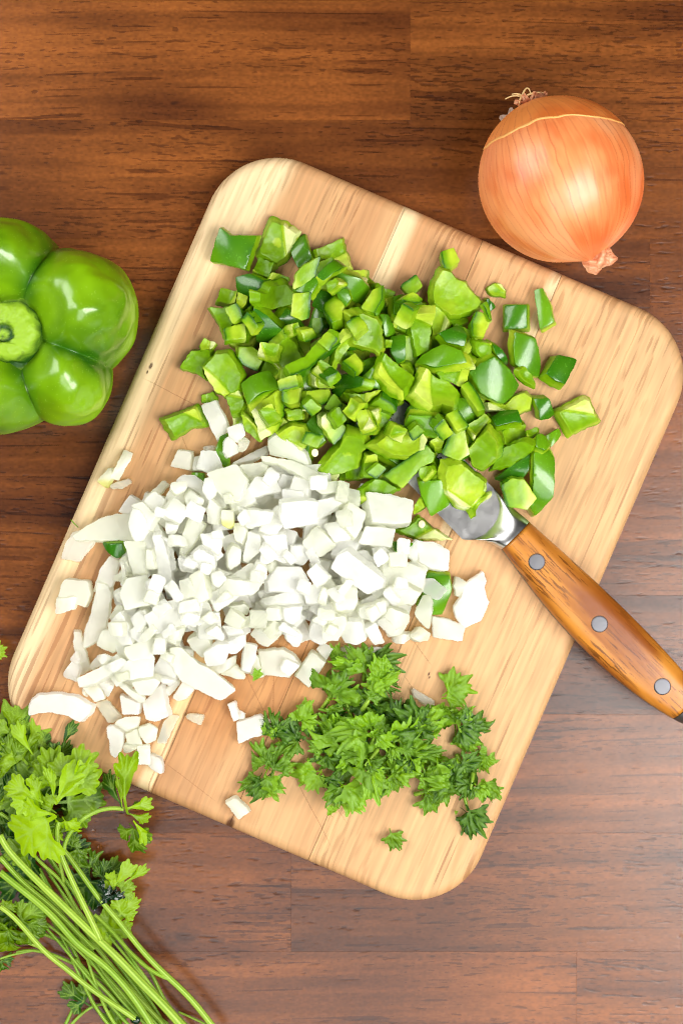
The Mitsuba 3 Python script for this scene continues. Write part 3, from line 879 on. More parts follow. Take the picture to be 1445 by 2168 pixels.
def make_pepper(pts, layer, typ, tilt_dir, tilt, thick, label, seed):
    r = np.random.default_rng(seed + 11)
    if layer >= 1 and not label:
        a0 = math.radians(tilt_dir)
        a1, t1 = r.uniform(0, 6.28), r.uniform(4, 24)
        tx, ty = tilt * math.cos(a0) + t1 * math.cos(a1), tilt * math.sin(a0) + t1 * math.sin(a1)
        tilt_dir, tilt = math.degrees(math.atan2(ty, tx)), min(44.0, math.hypot(tx, ty))
    q, c = dice_frame(pts, layer, tilt_dir, tilt)
    area = Polygon(q).area
    b = float(r.uniform(0, 3.14))
    curve = 0.5 + 0.12 * math.sqrt(area)
    if typ == 'S':
        V, F, tag, B, nr = slab(q, thick, 1.15, 0.16, seed, dome=curve * 0.25, bend=curve * .9, bend_ang=b, rough_side=0.30, rough_top=0.10, taper=-float(r.uniform(.03, .10)))
    elif typ == 'F':
        V, F, tag, B, nr = slab(q, thick, 1.05, 0.17, seed, dome=-curve * 0.45, bend=-curve * .8, bend_ang=b, rough_side=0.5, taper=-float(r.uniform(.07, .15)), rough_top=0.55 if thick > 4 else .4)
    else:
        V, F, tag, B, nr = slab(q, thick, 1.15, 0.20, seed, rough_side=0.34, rough_top=0.45, bend=float(r.uniform(-.6, 1.2)), bend_ang=b)
    rv = float(r.random())
    uv = np.zeros((len(V), 2))
    uv[:, 1] = rv
    if typ == 'S':
        uv[:, 0] = thick / 2 - V[:, 2]
        skin = (tag == 0) | (tag == 1)
    elif typ == 'F':
        e = r.uniform(0, 6.28)
        x = V[:, 0] * math.cos(e) + V[:, 1] * math.sin(e)
        at_ = np.quantile(x, r.uniform(.55, .85)) if r.random() < .72 else 99.0
        rib = np.clip((x - at_) / 1.6, 0, 1) * (V[:, 2] > 0)
        cup = (r.random() < .4) * 1.0 * (1.0 - np.clip(Polygon(q).exterior.distance(Point(0, 0)) * 0 + shapely.distance(Polygon(q).exterior, shapely.points(V[:, :2])) / 2.2, 0, 1))
        uv[:, 0] = np.where(V[:, 2] > thick * .3, r.uniform(1.4, 5.5) + 2.2 * cup + 12 * rib, V[:, 2] + thick / 2 + 5 * rib)
        V[:, 2] += np.where(V[:, 2] > thick * .25, 1.1 * rib + .55 * cup, 0)
        skin = (tag == 3) | (tag == 4)
    else:
        d = -math.radians(float(typ[1:]))
        fn = np.cross(V[F[:, 1]] - V[F[:, 0]], V[F[:, 2]] - V[F[:, 0]])
        fn /= np.linalg.norm(fn, axis=1, keepdims=True) + 1e-12
        skin = ((tag == 2) | (tag == 1) | (tag == 4)) & (fn[:, 0] * math.cos(d) + fn[:, 1] * math.sin(d) > 0.55)
        sb = B[(nr @ [math.cos(d), math.sin(d)]) > 0.55]
        if len(sb) == 0:
            sb = B
        uv[:, 0] = np.sqrt(((V[:, None, :2] - sb[None]) ** 2).sum(-1)).min(1)
    W = settle(V, F, c, tilt_dir, tilt, 0.5, 0.86)
    k = thing('pepper_piece', label or '', 'pepper piece', 'diced green pepper pieces')
    a, f, u = sub(W, F, skin, uv)
    u = u.copy(); u[:, 1] = rv
    if len(f):
        part(k, 'skin', put(a, f, 'pepper_skin', u))
    a, f, u = sub(W, F, ~skin, uv)
    part(k, 'flesh', put(a, f, 'pepper_flesh', u))
    PEP_INFO.append((k, W.mean(0), area, typ[0], q))
    return k


def make_onion(pts, layer, thick, label, seed, heart=False):
    r = np.random.default_rng(seed + 5)
    q, c = dice_frame(pts, layer, 0, 0)
    area = Polygon(q).area
    b = float(r.uniform(0, 3.14))
    w, l = sorted(np.linalg.norm(np.diff(np.array(Polygon(q).minimum_rotated_rectangle.exterior.coords)[:3], axis=0), axis=1))
    V, F, tag, B, nr = slab(q, thick, 1.25 if area > 25 else 1.0, 0.20 if thick > 3 else .15, seed, dome=float(r.uniform(.0, .5)), bend=float(r.uniform(-.6, 1.8)), bend_ang=b,
                            rough_side=0.42, rough_top=0.42, taper=float(r.uniform(-.07, .03)))
    uv = np.zeros((len(V), 2))
    e = math.radians(float(r.uniform(0, 180)))
    uv[:, 0] = V[:, 0] * math.cos(e) + V[:, 1] * math.sin(e)
    uv[:, 1] = float(r.random())
    if heart:
        uv[:, 0] = -V[:, 1] - 0.5
        uv[:, 1] = 10.5
    W = settle(V, F, c, float(r.uniform(0, 360)), float(r.uniform(0, 7)) if layer else 0.0, 0.42, 0.77)
    k = thing('onion_piece', label or '', 'onion piece', 'diced white onion pieces')
    scene[k] = put(W, F, 'onion_flesh' if thick > 3.5 else 'onion_film', uv)
    ONI_INFO.append((k, W.mean(0), area, l / max(w, .1), thick))
    return k
    return k


def read(text):
    out = []
    for line in text.strip().splitlines():
        head, _, lab = line.partition('|')
        h, _, p = head.partition(':')
        out.append((h.split(), [tuple(map(float, s.split(','))) for s in p.split()], lab.strip()))
    return out


# outlines on the plan: layer, look (S skin up, F flesh up, C cut side up with its skin towards an angle), lean, thickness in mm
PEPPERS = """0 S 150 12 6 : 469,485 492,502 546,504 525,576 495,567 442,556 | large square green pepper piece, shiny skin up, at the upper left corner of the board
1 F 90 10 6 : 572,462 602,470 631,491 619,522 605,545 584,560 547,536 546,525 562,485 | pale flesh-up pepper piece with a notched top, at the topmost end of the pepper heap
0 F 0 0 6 : 547,542 585,562 572,594 537,580 | dark ribbed pepper piece poking out below the notched pale piece
0 S 200 12 5 : 645,492 662,549 631,570 612,524 | dark green skin-up pepper piece right of the notched pale piece
0 F 0 0 6 : 665,532 726,504 746,579 727,582 700,557 667,549 | flat flesh-up pepper piece with a lengthwise ridge, at the upper edge of the heap
3 C330 0 0 9 : 680,550 667,590 640,610 620,620 627,590 640,572
1 C60 0 0 8 : 672,562 706,547 709,557 685,580 665,597
2 S 300 20 5 : 675,592 712,560 745,556 722,582 690,606
1 S 95 38 6 : 712,586 740,590 760,592 784,615 767,651 740,637 705,610
3 S 90 15 4 : 704,610 737,616 744,636 732,654 715,635
2 S 290 15 5 : 622,610 675,601 677,615 660,640 620,627
3 C10 0 0 10 : 622,630 659,626 655,680 640,685 617,675
1 S 60 15 5 : 677,615 710,625 685,667 659,650
2 C190 0 0 9 : 709,637 731,650 726,691 705,701 685,667 687,652
1 S 135 35 6 : 500,585 530,579 567,597 557,620 530,632 504,617
1 F 40 8 7 : 532,616 555,622 565,605 600,597 620,620 615,645 575,660 545,652 530,640
0 F 330 8 6 : 467,609 504,620 500,650 457,645 | small dark flesh-up cube at the left edge of the heap, above the torn pale one
1 F 0 20 6 : 440,652 470,655 480,650 500,662 496,692 477,721 467,690
0 F 0 0 6 : 504,625 529,635 525,652 510,670 502,665
0 F 0 0 6 : 500,672 537,652 540,697 526,727 490,712
2 S 80 42 7 : 537,652 565,662 604,696 562,729 542,722
3 F 40 10 7 : 605,696 627,720 637,747 631,777 592,781 561,760 562,742
1 C110 0 0 9 : 502,732 530,732 557,750 540,784 510,770 500,755
1 S 60 28 5 : 580,680 605,652 620,657 646,690 635,696 602,694
1 F 0 0 3 : 432,715 459,727 450,740 425,744 420,732 | thin scrap of pale pepper flesh at the left tip of the heap
0 F 160 10 6 : 381,779 405,741 451,741 455,757 432,782 439,805 415,790 | pointed pepper piece with a dark lower rim, leftmost of the heap
1 F 100 14 7 : 432,777 460,747 490,747 520,795 512,825 477,839 455,827 435,790 | large bumpy flesh-up pepper piece with a pale lower edge, at the left of the heap
2 F 80 12 6 : 526,860 597,830 594,880 587,907 560,926 540,887
3 S 280 30 6 : 507,811 571,781 597,827 562,840 525,862
0 F 0 0 5 : 480,840 512,825 524,857 512,880 495,885 485,860
0 F 60 6 6 : 342,887 417,859 437,902 407,907 367,929 | rectangular pepper piece lying apart left of the heap, its right end under an onion slice
1 F 0 0 3 : 425,835 450,827 460,840 455,850 425,852 | thin pepper scrap on the board touching the top of an upright onion slice
0 S 0 0 4 : 467,920 482,915 487,985 475,991 456,957 | narrow dull green strip between the white onion pieces at the left
0 F 0 0 6 : 515,870 542,895 557,915 555,937 520,912
2 F 90 15 7 : 585,912 617,895 645,900 661,925 642,952 602,930
1 C180 0 0 9 : 602,824 639,822 637,860 615,864 600,857
1 C110 0 0 9 : 640,832 690,827 697,852 645,870 636,857
0 F 0 0 6 : 605,870 640,865 646,890 610,892
1 S 200 20 6 : 647,895 667,876 681,895 690,935 672,950 660,925
2 C60 0 0 9 : 677,882 687,872 697,890 722,897 730,910 702,942 687,915 677,900
1 F 0 0 6 : 690,867 715,847 747,865 737,895 710,897 690,885
2 F 130 14 7 : 732,905 770,915 777,937 765,955 760,990 720,1002 705,1002 672,985 715,940
1 F 0 0 6 : 717,1000 760,980 765,1015 745,1017 720,1015
2 F 90 10 7 : 767,864 806,869 800,915 790,924 765,920
1 C320 0 0 10 : 807,834 835,850 839,865 824,874 802,865 770,862 790,847
1 F 0 0 5 : 802,870 825,880 815,907 800,907
1 S 200 20 5 : 747,875 767,865 765,902 752,890
3 F 70 10 8 : 825,895 852,910 880,907 901,930 890,952 857,969 820,967 780,946 800,932
2 S 110 45 7 : 865,875 910,877 930,890 939,910 922,925 890,915 852,902
1 S 150 15 4 : 872,855 897,875 860,887 847,891
1 F 0 10 6 : 845,766 866,770 877,787 876,812 860,800
3 F 240 12 8 : 807,751 840,772 876,800 865,822 847,847 820,832 790,802 792,787
2 F 330 12 8 : 890,785 927,805 950,810 972,832 952,879 930,865 925,870 905,877 862,840
2 F 80 12 5 : 917,782 990,772 987,802 972,815 947,807 927,800
3 S 270 14 6 : 870,765 890,747 940,730 982,747 992,771 957,780 922,787
1 S 120 8 5 : 927,880 972,840 1010,850 1000,902 960,896 935,889
1 C180 0 0 10 : 950,902 977,902 982,940 987,960 965,974 930,962 940,940
1 S 250 12 6 : 760,806 790,777 800,805 815,830 785,827
1 S 200 38 6 : 720,794 745,796 782,812 776,829 740,832 722,847 702,834
2 F 100 12 6 : 730,834 760,836 804,829 787,845 760,869 750,862
1 F 0 0 6 : 655,790 675,800 712,822 670,825 656,820
2 F 320 20 5 : 715,700 735,700 742,727 722,755 710,772 685,807 677,800 702,765
0 F 0 0 6 : 722,750 740,745 769,775 752,805 717,772
3 C60 0 0 9 : 695,702 722,715 717,735 687,757 655,792 618,807 605,785 645,765 665,737
2 C0 0 0 8 : 666,675 690,672 692,690 687,705 666,715
2 F 110 8 7 : 727,667 762,662 795,675 805,690 810,737 800,757 790,747 740,735 732,687
3 C20 0 0 9 : 790,620 812,610 812,640 795,672 765,660
0 F 0 0 5 : 785,612 792,604 837,622 815,655 810,640 | thin pepper piece under the curved pale slice at the upper middle of the heap
1 S 30 18 5 : 800,667 815,667 837,712 810,717
1 S 0 28 6 : 825,715 856,711 856,767 840,775 825,750
3 F 0 0 3 : 812,720 830,722 827,735 812,740
1 C225 0 0 10 : 847,605 880,580 895,606 867,630 | small pepper cube with its cut face up at the upper rim of the heap
0 S 0 20 6 : 827,635 852,627 857,650 845,687 825,675
1 C90 0 0 8 : 840,642 865,627 890,640 880,650 852,652
2 F 90 12 7 : 854,655 912,650 912,700 907,737 875,745 867,712
1 F 0 12 7 : 912,650 932,645 952,682 945,710 915,717 910,675
1 F 95 12 7 : 932,570 950,577 965,592 985,600 1000,622 1022,642 1005,660 965,672 950,672 910,645 912,605 | largest flesh-up pepper piece, heart-shaped and dented, at the upper right of the heap
1 C180 0 0 8 : 931,536 959,527 972,555 949,575 937,572 | small pepper cube standing alone above the heart-shaped pepper piece
2 S 320 16 6 : 922,710 977,685 987,715 980,740 940,732
0 C180 0 0 9 : 1000,667 1025,672 1035,685 1022,705 1017,722 990,720 992,690
0 S 30 10 4 : 1025,635 1032,630 1051,651 1035,660 | tiny dark pepper scrap on the board right of the heart-shaped piece
1 S 0 30 3 : 1017,645 1027,640 1037,684 1029,680
0 F 0 0 3 : 1027,610 1045,599 1062,600 1070,615 1069,630 1040,625 | small translucent oval pepper scrap on the bare board, right of the heap's top
0 S 180 8 6 : 1065,645 1116,646 1116,699 1064,700 | square dark green pepper piece, skin up, lying alone right of the heap
0 S 200 14 7 : 1130,615 1147,611 1162,640 1172,685 1142,702 1137,660 | tall curved skin-up pepper piece lying across the pale seam of the board
0 S 30 16 6 : 1084,704 1127,717 1140,762 1144,802 1120,797 1082,775 1079,737 | long skin-up pepper piece below the lone square one
1 F 0 10 4 : 1082,785 1102,775 1122,795 1125,824 1105,810
0 S 330 18 7 : 1172,752 1220,762 1190,819 1170,815 1145,797 | tilted skin-up pepper piece lying alone at the far right of the heap
0 F 90 12 6 : 992,722 1035,727 1035,750 1015,765 1000,752
0 S 60 30 5 : 1037,732 1055,740 1082,780 1065,777 1040,750
2 S 60 8 6 : 987,787 1012,765 1040,750 1080,782 1107,817 1087,842 1067,856 1050,852 1010,832 | broadest glossy skin-up pepper piece, domed, at the right side of the heap
0 F 0 0 7 : 1022,850 1065,857 1090,835 1110,830 1126,842 1121,867 1097,876 1025,870
0 S 60 12 7 : 1124,844 1155,840 1171,876 1160,887 1137,889 1134,872 | folded pepper piece at the right edge of the heap beside the bare board
0 F 30 8 6 : 1172,872 1232,841 1245,847 1269,892 1222,912 1202,922 | square flesh-up pepper piece with a pale left half, rightmost on the board
0 S 330 12 6 : 1150,925 1180,907 1187,922 1162,950 | small skin-up pepper piece below the rightmost square one
1 S 330 12 5 : 1130,922 1140,921 1165,942 1145,960 1127,952
0 S 60 12 6 : 1122,955 1147,957 1161,952 1170,970 1166,1052 1131,1100 1119,1080 1120,1005 | longest skin-up pepper strip, scratched, beside the knife bolster
1 F 90 12 6 : 1047,910 1105,892 1112,920 1090,942 1056,944
2 S 275 32 6 : 1037,887 1060,872 1095,870 1106,895 1080,900 1047,911
1 F 0 0 3 : 1110,912 1137,910 1137,920 1115,930
0 S 100 14 6 : 1040,1017 1075,987 1120,960 1119,992 1105,1012 1080,1007 1052,1022
1 F 60 16 6 : 1057,947 1107,930 1135,940 1125,955 1080,987 1035,995
2 F 120 18 8 : 1035,900 1055,930 1056,967 1020,997 1002,987 989,952 1010,925
1 C180 0 0 11 : 1057,1025 1080,1010 1105,1012 1132,1052 1112,1075 1070,1070
0 S 40 10 5 : 882,1017 932,1012 950,1070 910,1094 890,1052
1 F 60 20 5 : 985,1075 1025,1037 1027,1045 990,1094
2 F 60 10 8 : 933,977 972,975 1000,997 1027,1017 1022,1042 990,1078 965,1070 940,1045 930,1005 | big pale crumpled pepper piece lying on the knife blade
1 F 0 0 6 : 770,960 795,957 800,980 810,1000 787,1012 765,1010
2 C225 0 0 8 : 810,1005 865,970 902,942 919,960 917,977 890,990 852,1032 830,1020
1 F 100 12 6 : 755,1040 790,1012 815,1015 840,1037 820,1047 770,1042 767,1067 755,1055
1 F 0 0 5 : 890,990 915,985 922,1000 897,1022 885,1010
0 F 0 0 5 : 875,1067 890,1052 900,1072 875,1090
1 F 0 0 6 : 905,940 927,925 940,935 932,957 917,955
1 F 0 10 6 : 982,905 1025,880 1036,892 1000,935
1 C350 0 0 9 : 972,825 990,815 1007,840 1022,877 1005,880
0 F 0 0 4 : 836,1124 865,1112 886,1091 903,1108 953,1141 886,1143 | thin pointed pepper flesh with a seed on it, between onion heap and knife heel
0 S 90 6 5 : 828,1145 874,1149 853,1170 832,1166 | small dark green pepper piece under the right side of the onion heap
0 S 60 8 5 : 903,1209 950,1215 955,1249 936,1303 911,1303 882,1280 | bright green pepper strip under the onion scraps at the right
0 S 90 14 5 : 212,1149 266,1147 272,1170 253,1182 225,1163 | small green pepper piece under the long onion slice at the left
0 S 0 0 4 : 401,1001 434,1001 432,1022 415,1015 | green pepper corner showing between onion pieces at the heap's upper left"""
# layer, thickness in mm
ONIONS = """0 5 : 207,1020 230,990 239,991 242,1012 230,1025 222,1034 | yellow-tipped onion bit under the slanted strip at the left edge of the board
1 5 : 261,952 280,959 250,1017 230,1010 | slanted white onion strip on the left edge of the board, apart from the heap
0 3 : 231,1026 272,1012 279,1022 260,1034 234,1035 | thin oval onion bit beside the slanted strip at the left edge
1 6 : 375,951 407,955 402,996 359,987
1 7 : 407,967 425,965 437,997 405,996
2 5 : 425,955 455,955 474,994 440,1002 415,992
0 3 : 429,945 455,942 456,955 430,954
0 4 : 305,1060 347,1015 359,1026 342,1047 317,1065
1 5 : 310,1060 332,1040 357,1060 342,1090 317,1080
0 6 : 249,1085 276,1047 300,1061 280,1091 | square onion piece at the upper left rim of the onion heap
1 7 : 280,1070 310,1061 340,1092 325,1125 312,1120 295,1080
3 5 : 272,1112 282,1077 300,1080 312,1100 314,1127 300,1145 287,1145
1 8 : 155,1137 185,1115 220,1097 247,1090 280,1092 277,1115 287,1147 242,1147 202,1147 160,1147 | longest curved onion slice, reaching out left over the board
0 3 : 127,1182 140,1150 155,1127 185,1115 202,1150 167,1190 | thin translucent onion skin under the left end of the longest curved slice
1 4 : 120,1265 165,1261 160,1290 116,1302
0 11 : 141,1225 191,1229 195,1255 185,1286 127,1264 134,1235 | single onion cube lying at the left, apart from the heap
0 6 : 235,1176 256,1187 240,1242 197,1255 215,1202 | slender onion strip slanting down from the green pepper bit at the left
1 6 : 207,1226 230,1233 237,1255 230,1300 220,1347 197,1365 172,1379 175,1342 190,1300 202,1255 | long wavy onion strip hanging down at the left of the onion heap
0 3 : 257,1185 270,1172 280,1200 287,1217 270,1205
0 3 : 242,1225 262,1207 287,1217 265,1232
1 3 : 259,1185 266,1190 274,1225 267,1244
1 8 : 267,1147 312,1147 315,1215 287,1215 275,1170
0 6 : 246,1250 260,1242 270,1277 255,1270
1 9 : 275,1225 315,1217 332,1242 337,1275 272,1290 260,1257 270,1232
2 6 : 315,1227 327,1222 342,1242 337,1272 320,1252
2 7 : 325,1127 345,1125 357,1167 365,1200 367,1230 380,1262 367,1272 337,1230 332,1170
3 8 : 314,1161 327,1162 334,1205 314,1205
2 4 : 332,1126 375,1150 362,1157 345,1137
1 5 : 355,1155 367,1157 375,1205 362,1212
1 9 : 344,1090 370,1052 407,1080 385,1111 352,1095
0 6 : 357,1105 385,1110 377,1130 357,1127
3 7 : 390,1052 402,1036 432,1057 419,1094 392,1065
2 8 : 364,1030 367,1024 396,1022 397,1037 375,1050 365,1042 | small bright onion cube at the upper left of the onion heap
1 6 : 370,1017 390,1005 415,1006 432,1022 430,1050 395,1032
2 5 : 435,1012 452,1010 462,1040 446,1064 432,1040
2 7 : 382,1170 387,1135 400,1095 412,1087 437,1112 412,1155 392,1177
2 6 : 380,1177 412,1180 415,1212 385,1210
3 9 : 406,1217 437,1202 450,1265 424,1276 412,1252
1 8 : 440,1005 505,985 527,1017 515,1065 480,1062 462,1040
2 5 : 505,985 567,977 565,997 530,1022
3 7 : 552,966 620,977 660,995 692,1017 655,1020 592,985 555,977
2 4 : 566,932 577,922 595,917 650,960 657,987 620,972 567,965 | broad translucent onion layer where the onion heap meets the pepper heap
1 5 : 482,987 530,960 565,940 566,960 532,977
0 7 : 475,937 482,925 507,947 505,960 482,971 472,957 | rounded onion bit with two layers above the onion heap's upper left
0 6 : 482,907 505,898 515,898 520,922 505,940 485,927
0 3 : 507,937 520,927 532,935 520,957 505,960 | thin translucent onion scrap next to the rounded bit
1 6 : 422,856 457,845 472,875 485,905 459,935 | upright onion slice standing out above the heap, against a green pepper rectangle
2 6 : 560,1010 570,987 595,1002 587,1017
2 6 : 542,1012 585,1015 595,1040 555,1050 520,1060 520,1040
3 12 : 595,1060 642,1055 670,1060 667,1105 600,1115 591,1095 | large bright onion block in the upper middle of the onion heap
2 6 : 670,1060 732,1047 740,1060 667,1105
2 5 : 652,1022 727,1020 732,1042 680,1047
2 8 : 500,1067 520,1075 585,1082 575,1107 525,1120 517,1100
3 10 : 470,1080 495,1082 497,1110 487,1120 470,1112 | onion cube with a pale yellow tip in the upper left of the onion heap
2 6 : 495,1107 520,1107 525,1125 515,1155 500,1145
2 6 : 450,1055 472,1075 467,1110 442,1107 440,1080
3 6 : 425,1130 460,1132 466,1115 472,1150 465,1176 430,1152
2 9 : 415,1165 430,1157 460,1172 461,1205 440,1211 417,1190
2 7 : 482,1170 492,1150 512,1160 510,1192 487,1207 482,1200
3 7 : 515,1185 527,1125 552,1132 552,1165 525,1190
3 7 : 555,1152 570,1150 587,1172 572,1192 550,1192
2 8 : 552,1130 605,1127 612,1175 605,1192 580,1182 570,1155
2 8 : 612,1152 650,1152 652,1182 640,1197 615,1187
3 6 : 640,1147 670,1112 712,1152 680,1180 657,1170
2 6 : 652,1195 677,1180 702,1190 695,1212 657,1207
4 8 : 527,1225 545,1187 565,1200 565,1225
3 6 : 565,1195 582,1187 585,1205 570,1217
2 7 : 480,1225 530,1192 540,1197 527,1227 500,1255
3 10 : 562,1230 585,1200 635,1200 655,1230 620,1255 565,1255
2 10 : 450,1210 472,1206 485,1225 465,1242 455,1235
2 7 : 465,1255 485,1220 560,1232 540,1255
2 12 : 769,1042 830,1050 874,1061 867,1110 830,1115 780,1110 | thick onion block with layered right end, on the heap's upper right against the peppers
1 9 : 715,1105 735,1062 772,1085 762,1117 747,1142
0 6 : 685,1110 715,1105 745,1140 710,1147
1 7 : 772,1115 835,1120 825,1160 755,1150
3 11 : 715,1172 737,1160 817,1222 815,1240 780,1257 700,1200 | largest long onion block in the right half of the onion heap
3 3 : 787,1160 810,1155 832,1170 830,1192 792,1180
2 9 : 820,1172 901,1207 892,1250 870,1282 815,1260 805,1200
3 6 : 815,1257 842,1225 870,1240 892,1252 870,1272 840,1282
1 5 : 850,1172 880,1142 887,1145 895,1160 877,1190
1 8 : 875,1145 912,1147 949,1166 946,1209 912,1207 880,1190 | large onion piece at the right rim of the heap, nearest the knife heel
1 3 : 892,1250 900,1225 917,1225 947,1249 925,1271 905,1260 | glassy onion scrap lying on the bright green pepper strip
1 6 : 895,1260 912,1259 915,1287 907,1332 895,1322 877,1297
1 7 : 862,1347 887,1327 910,1342 905,1357 880,1360
0 7 : 914,1304 945,1309 984,1327 977,1357 916,1349 | flat onion rectangle at the lower right end of the onion heap
0 6 : 957,1240 965,1219 989,1235 975,1265 965,1262
1 6 : 987,1235 1022,1210 1030,1230 1025,1245 1035,1277 1017,1315 980,1332 965,1307 960,1285 975,1265 | large ragged onion slice lying apart at the right of the onion heap
2 9 : 699,1252 717,1237 755,1240 757,1275 747,1292 710,1297
1 7 : 757,1282 815,1265 817,1292 787,1310 760,1305
1 9 : 802,1310 820,1280 865,1297 865,1315 830,1330
1 9 : 766,1327 792,1310 812,1357 790,1361
1 7 : 720,1337 737,1307 767,1310 775,1350 755,1360 730,1355
0 6 : 807,1322 830,1332 865,1317 850,1340 820,1347
0 6 : 830,1347 855,1337 875,1345 855,1361 832,1360
2 6 : 680,1217 702,1225 712,1242 697,1255 680,1252
2 8 : 680,1297 730,1300 735,1315 717,1350 685,1355
2 6 : 745,1167 775,1165 800,1195 790,1200
0 4 : 154,1335 170,1336 180,1375 192,1417 170,1430 155,1370
1 4 : 127,1435 152,1400 167,1405 169,1422 161,1444 | onion strip lying at the left foot of the onion heap
1 3 : 145,1397 165,1375 170,1400 162,1409 150,1402
1 6 : 220,1331 245,1334 265,1362 240,1382 207,1365
2 8 : 239,1312 265,1290 280,1317 287,1360 265,1362
1 3 : 235,1309 252,1277 267,1282 265,1292 242,1310
3 9 : 277,1332 295,1319 312,1327 327,1347 297,1357 280,1347
2 11 : 312,1302 365,1272 415,1250 430,1275 427,1307 377,1337 330,1340 | big onion slab in the lower left middle of the onion heap
2 6 : 355,1332 400,1322 390,1350 367,1350
1 6 : 292,1310 315,1285 322,1297 312,1320
2 8 : 264,1370 335,1347 337,1367 320,1395 280,1400 265,1382
1 9 : 247,1430 280,1390 330,1387 327,1430 275,1437
2 8 : 165,1436 235,1405 255,1422 235,1432 210,1447 170,1457
0 5 : 190,1410 207,1390 222,1407 195,1420
1 5 : 205,1385 227,1382 245,1390 222,1407
1 6 : 230,1405 265,1390 275,1397 250,1422
1 7 : 172,1457 207,1445 221,1482 200,1489
1 7 : 207,1442 235,1435 240,1450 227,1477 220,1470
0 3 : 169,1457 180,1462 187,1480 180,1475
3 5 : 245,1450 255,1447 305,1480 302,1490 290,1490
1 8 : 252,1472 297,1490 295,1515 257,1515
3 8 : 274,1440 330,1432 342,1440 320,1472 292,1470
2 9 : 300,1492 342,1447 357,1520 327,1532 307,1525
1 5 : 340,1430 375,1437 372,1445 342,1442
0 4 : 344,1460 377,1437 382,1445 357,1475
1 6 : 362,1480 390,1437 414,1455 392,1482 375,1487
0 3 : 200,1490 227,1482 257,1520 240,1532 227,1530
1 6 : 240,1532 265,1519 297,1519 290,1540 265,1552
0 8 : 227,1537 242,1537 264,1550 260,1585 247,1604 237,1595 | pointed onion chunk at the lower tip of the onion heap
0 7 : 265,1552 290,1540 302,1577 270,1582
0 3 : 262,1597 265,1572 302,1577 277,1590
0 8 : 294,1540 317,1531 335,1542 330,1565 310,1575 297,1555 | five-sided onion cube near the pale stripe at the bottom of the heap
0 3 : 332,1572 345,1530 362,1514 379,1517 350,1575 | thin translucent onion slice lying along the pale stripe of the board
0 3 : 390,1517 402,1511 432,1515 425,1536 410,1530 | small thin onion flake alone right of the pale stripe
0 7 : 59,1517 62,1497 67,1482 82,1470 120,1466 162,1472 200,1494 192,1512 174,1529 147,1514 112,1507 82,1510 | curved onion slice lying alone near the lower left corner of the board
2 10 : 358,1372 382,1370 415,1402 442,1417 495,1460 462,1484 417,1460 380,1440 360,1405 | long thick onion slab pointing down to the right at the heap's lower edge
2 9 : 395,1352 425,1336 445,1352 447,1370 430,1392 407,1370
2 10 : 434,1377 465,1357 487,1357 484,1385 475,1400 440,1407
0 6 : 440,1410 502,1386 497,1412 465,1425
1 8 : 480,1355 520,1335 522,1360 500,1382 485,1380
1 8 : 517,1360 545,1366 540,1400 527,1426 509,1421
0 9 : 547,1377 600,1372 625,1387 636,1407 610,1434 555,1427
1 6 : 592,1415 605,1392 636,1407 612,1432
0 9 : 660,1376 691,1400 654,1456 624,1430 | clean-cut onion rectangle at the bottom edge of the heap, above the parsley
0 5 : 667,1375 682,1362 707,1372 690,1400
2 9 : 602,1340 622,1322 639,1342 632,1367 620,1369 605,1355
1 7 : 530,1342 540,1330 600,1340 567,1370 550,1365
1 7 : 540,1335 575,1312 600,1322 600,1340
2 9 : 517,1330 520,1307 535,1300 552,1305 552,1322
2 8 : 565,1310 566,1282 597,1282 600,1312
2 7 : 597,1285 642,1280 635,1305 620,1322 600,1312
2 6 : 547,1265 577,1262 642,1245 645,1277 595,1280 560,1280
3 8 : 642,1245 682,1236 680,1280 650,1280
1 10 : 652,1345 660,1312 692,1307 717,1337 680,1361
2 6 : 660,1310 677,1297 697,1305 687,1320
2 7 : 437,1335 462,1317 479,1342 475,1355
1 7 : 470,1322 515,1330 520,1340 485,1345
2 7 : 480,1280 515,1275 527,1287 522,1300 500,1297
2 6 : 427,1305 452,1290 467,1305 450,1320
2 5 : 455,1275 487,1245 500,1262
0 5 : 465,1427 500,1405 522,1430 515,1436
0 5 : 530,1425 547,1382 560,1430 540,1435
0 5 : 720,1370 750,1370 756,1397 745,1405 730,1402 | pinkish onion strip pointing down at the top of the chopped parsley
0 4 : 761,1384 775,1370 825,1372 820,1385
0 3 : 280,1600 290,1587 290,1620 280,1640
1 6 : 290,1580 317,1579 317,1620 290,1620 | square onion piece lying lowest, over the pale stripe near the parsley bunch
0 6 : 314,1620 320,1595 340,1605 347,1622 345,1640 327,1632 | rounded onion wedge right of the lowest square piece
1 6 : 480,1492 497,1487 507,1525 495,1530 | narrow onion strip leaning on a flat slice left of the chopped parsley
0 6 : 500,1530 550,1512 587,1540 580,1550 537,1560 505,1574 | flat onion slice partly covered by the chopped parsley at its left
0 4 : 505,1505 519,1512 517,1522 505,1525
0 7 : 475,1697 499,1687 515,1700 529,1717 505,1736 490,1715 | shiny curved onion piece alone near the lower edge of the board
1 3 : 871,1462 875,1459 920,1486 920,1497 907,1502 875,1477 | onion sliver lying at the upper right edge of the chopped parsley"""


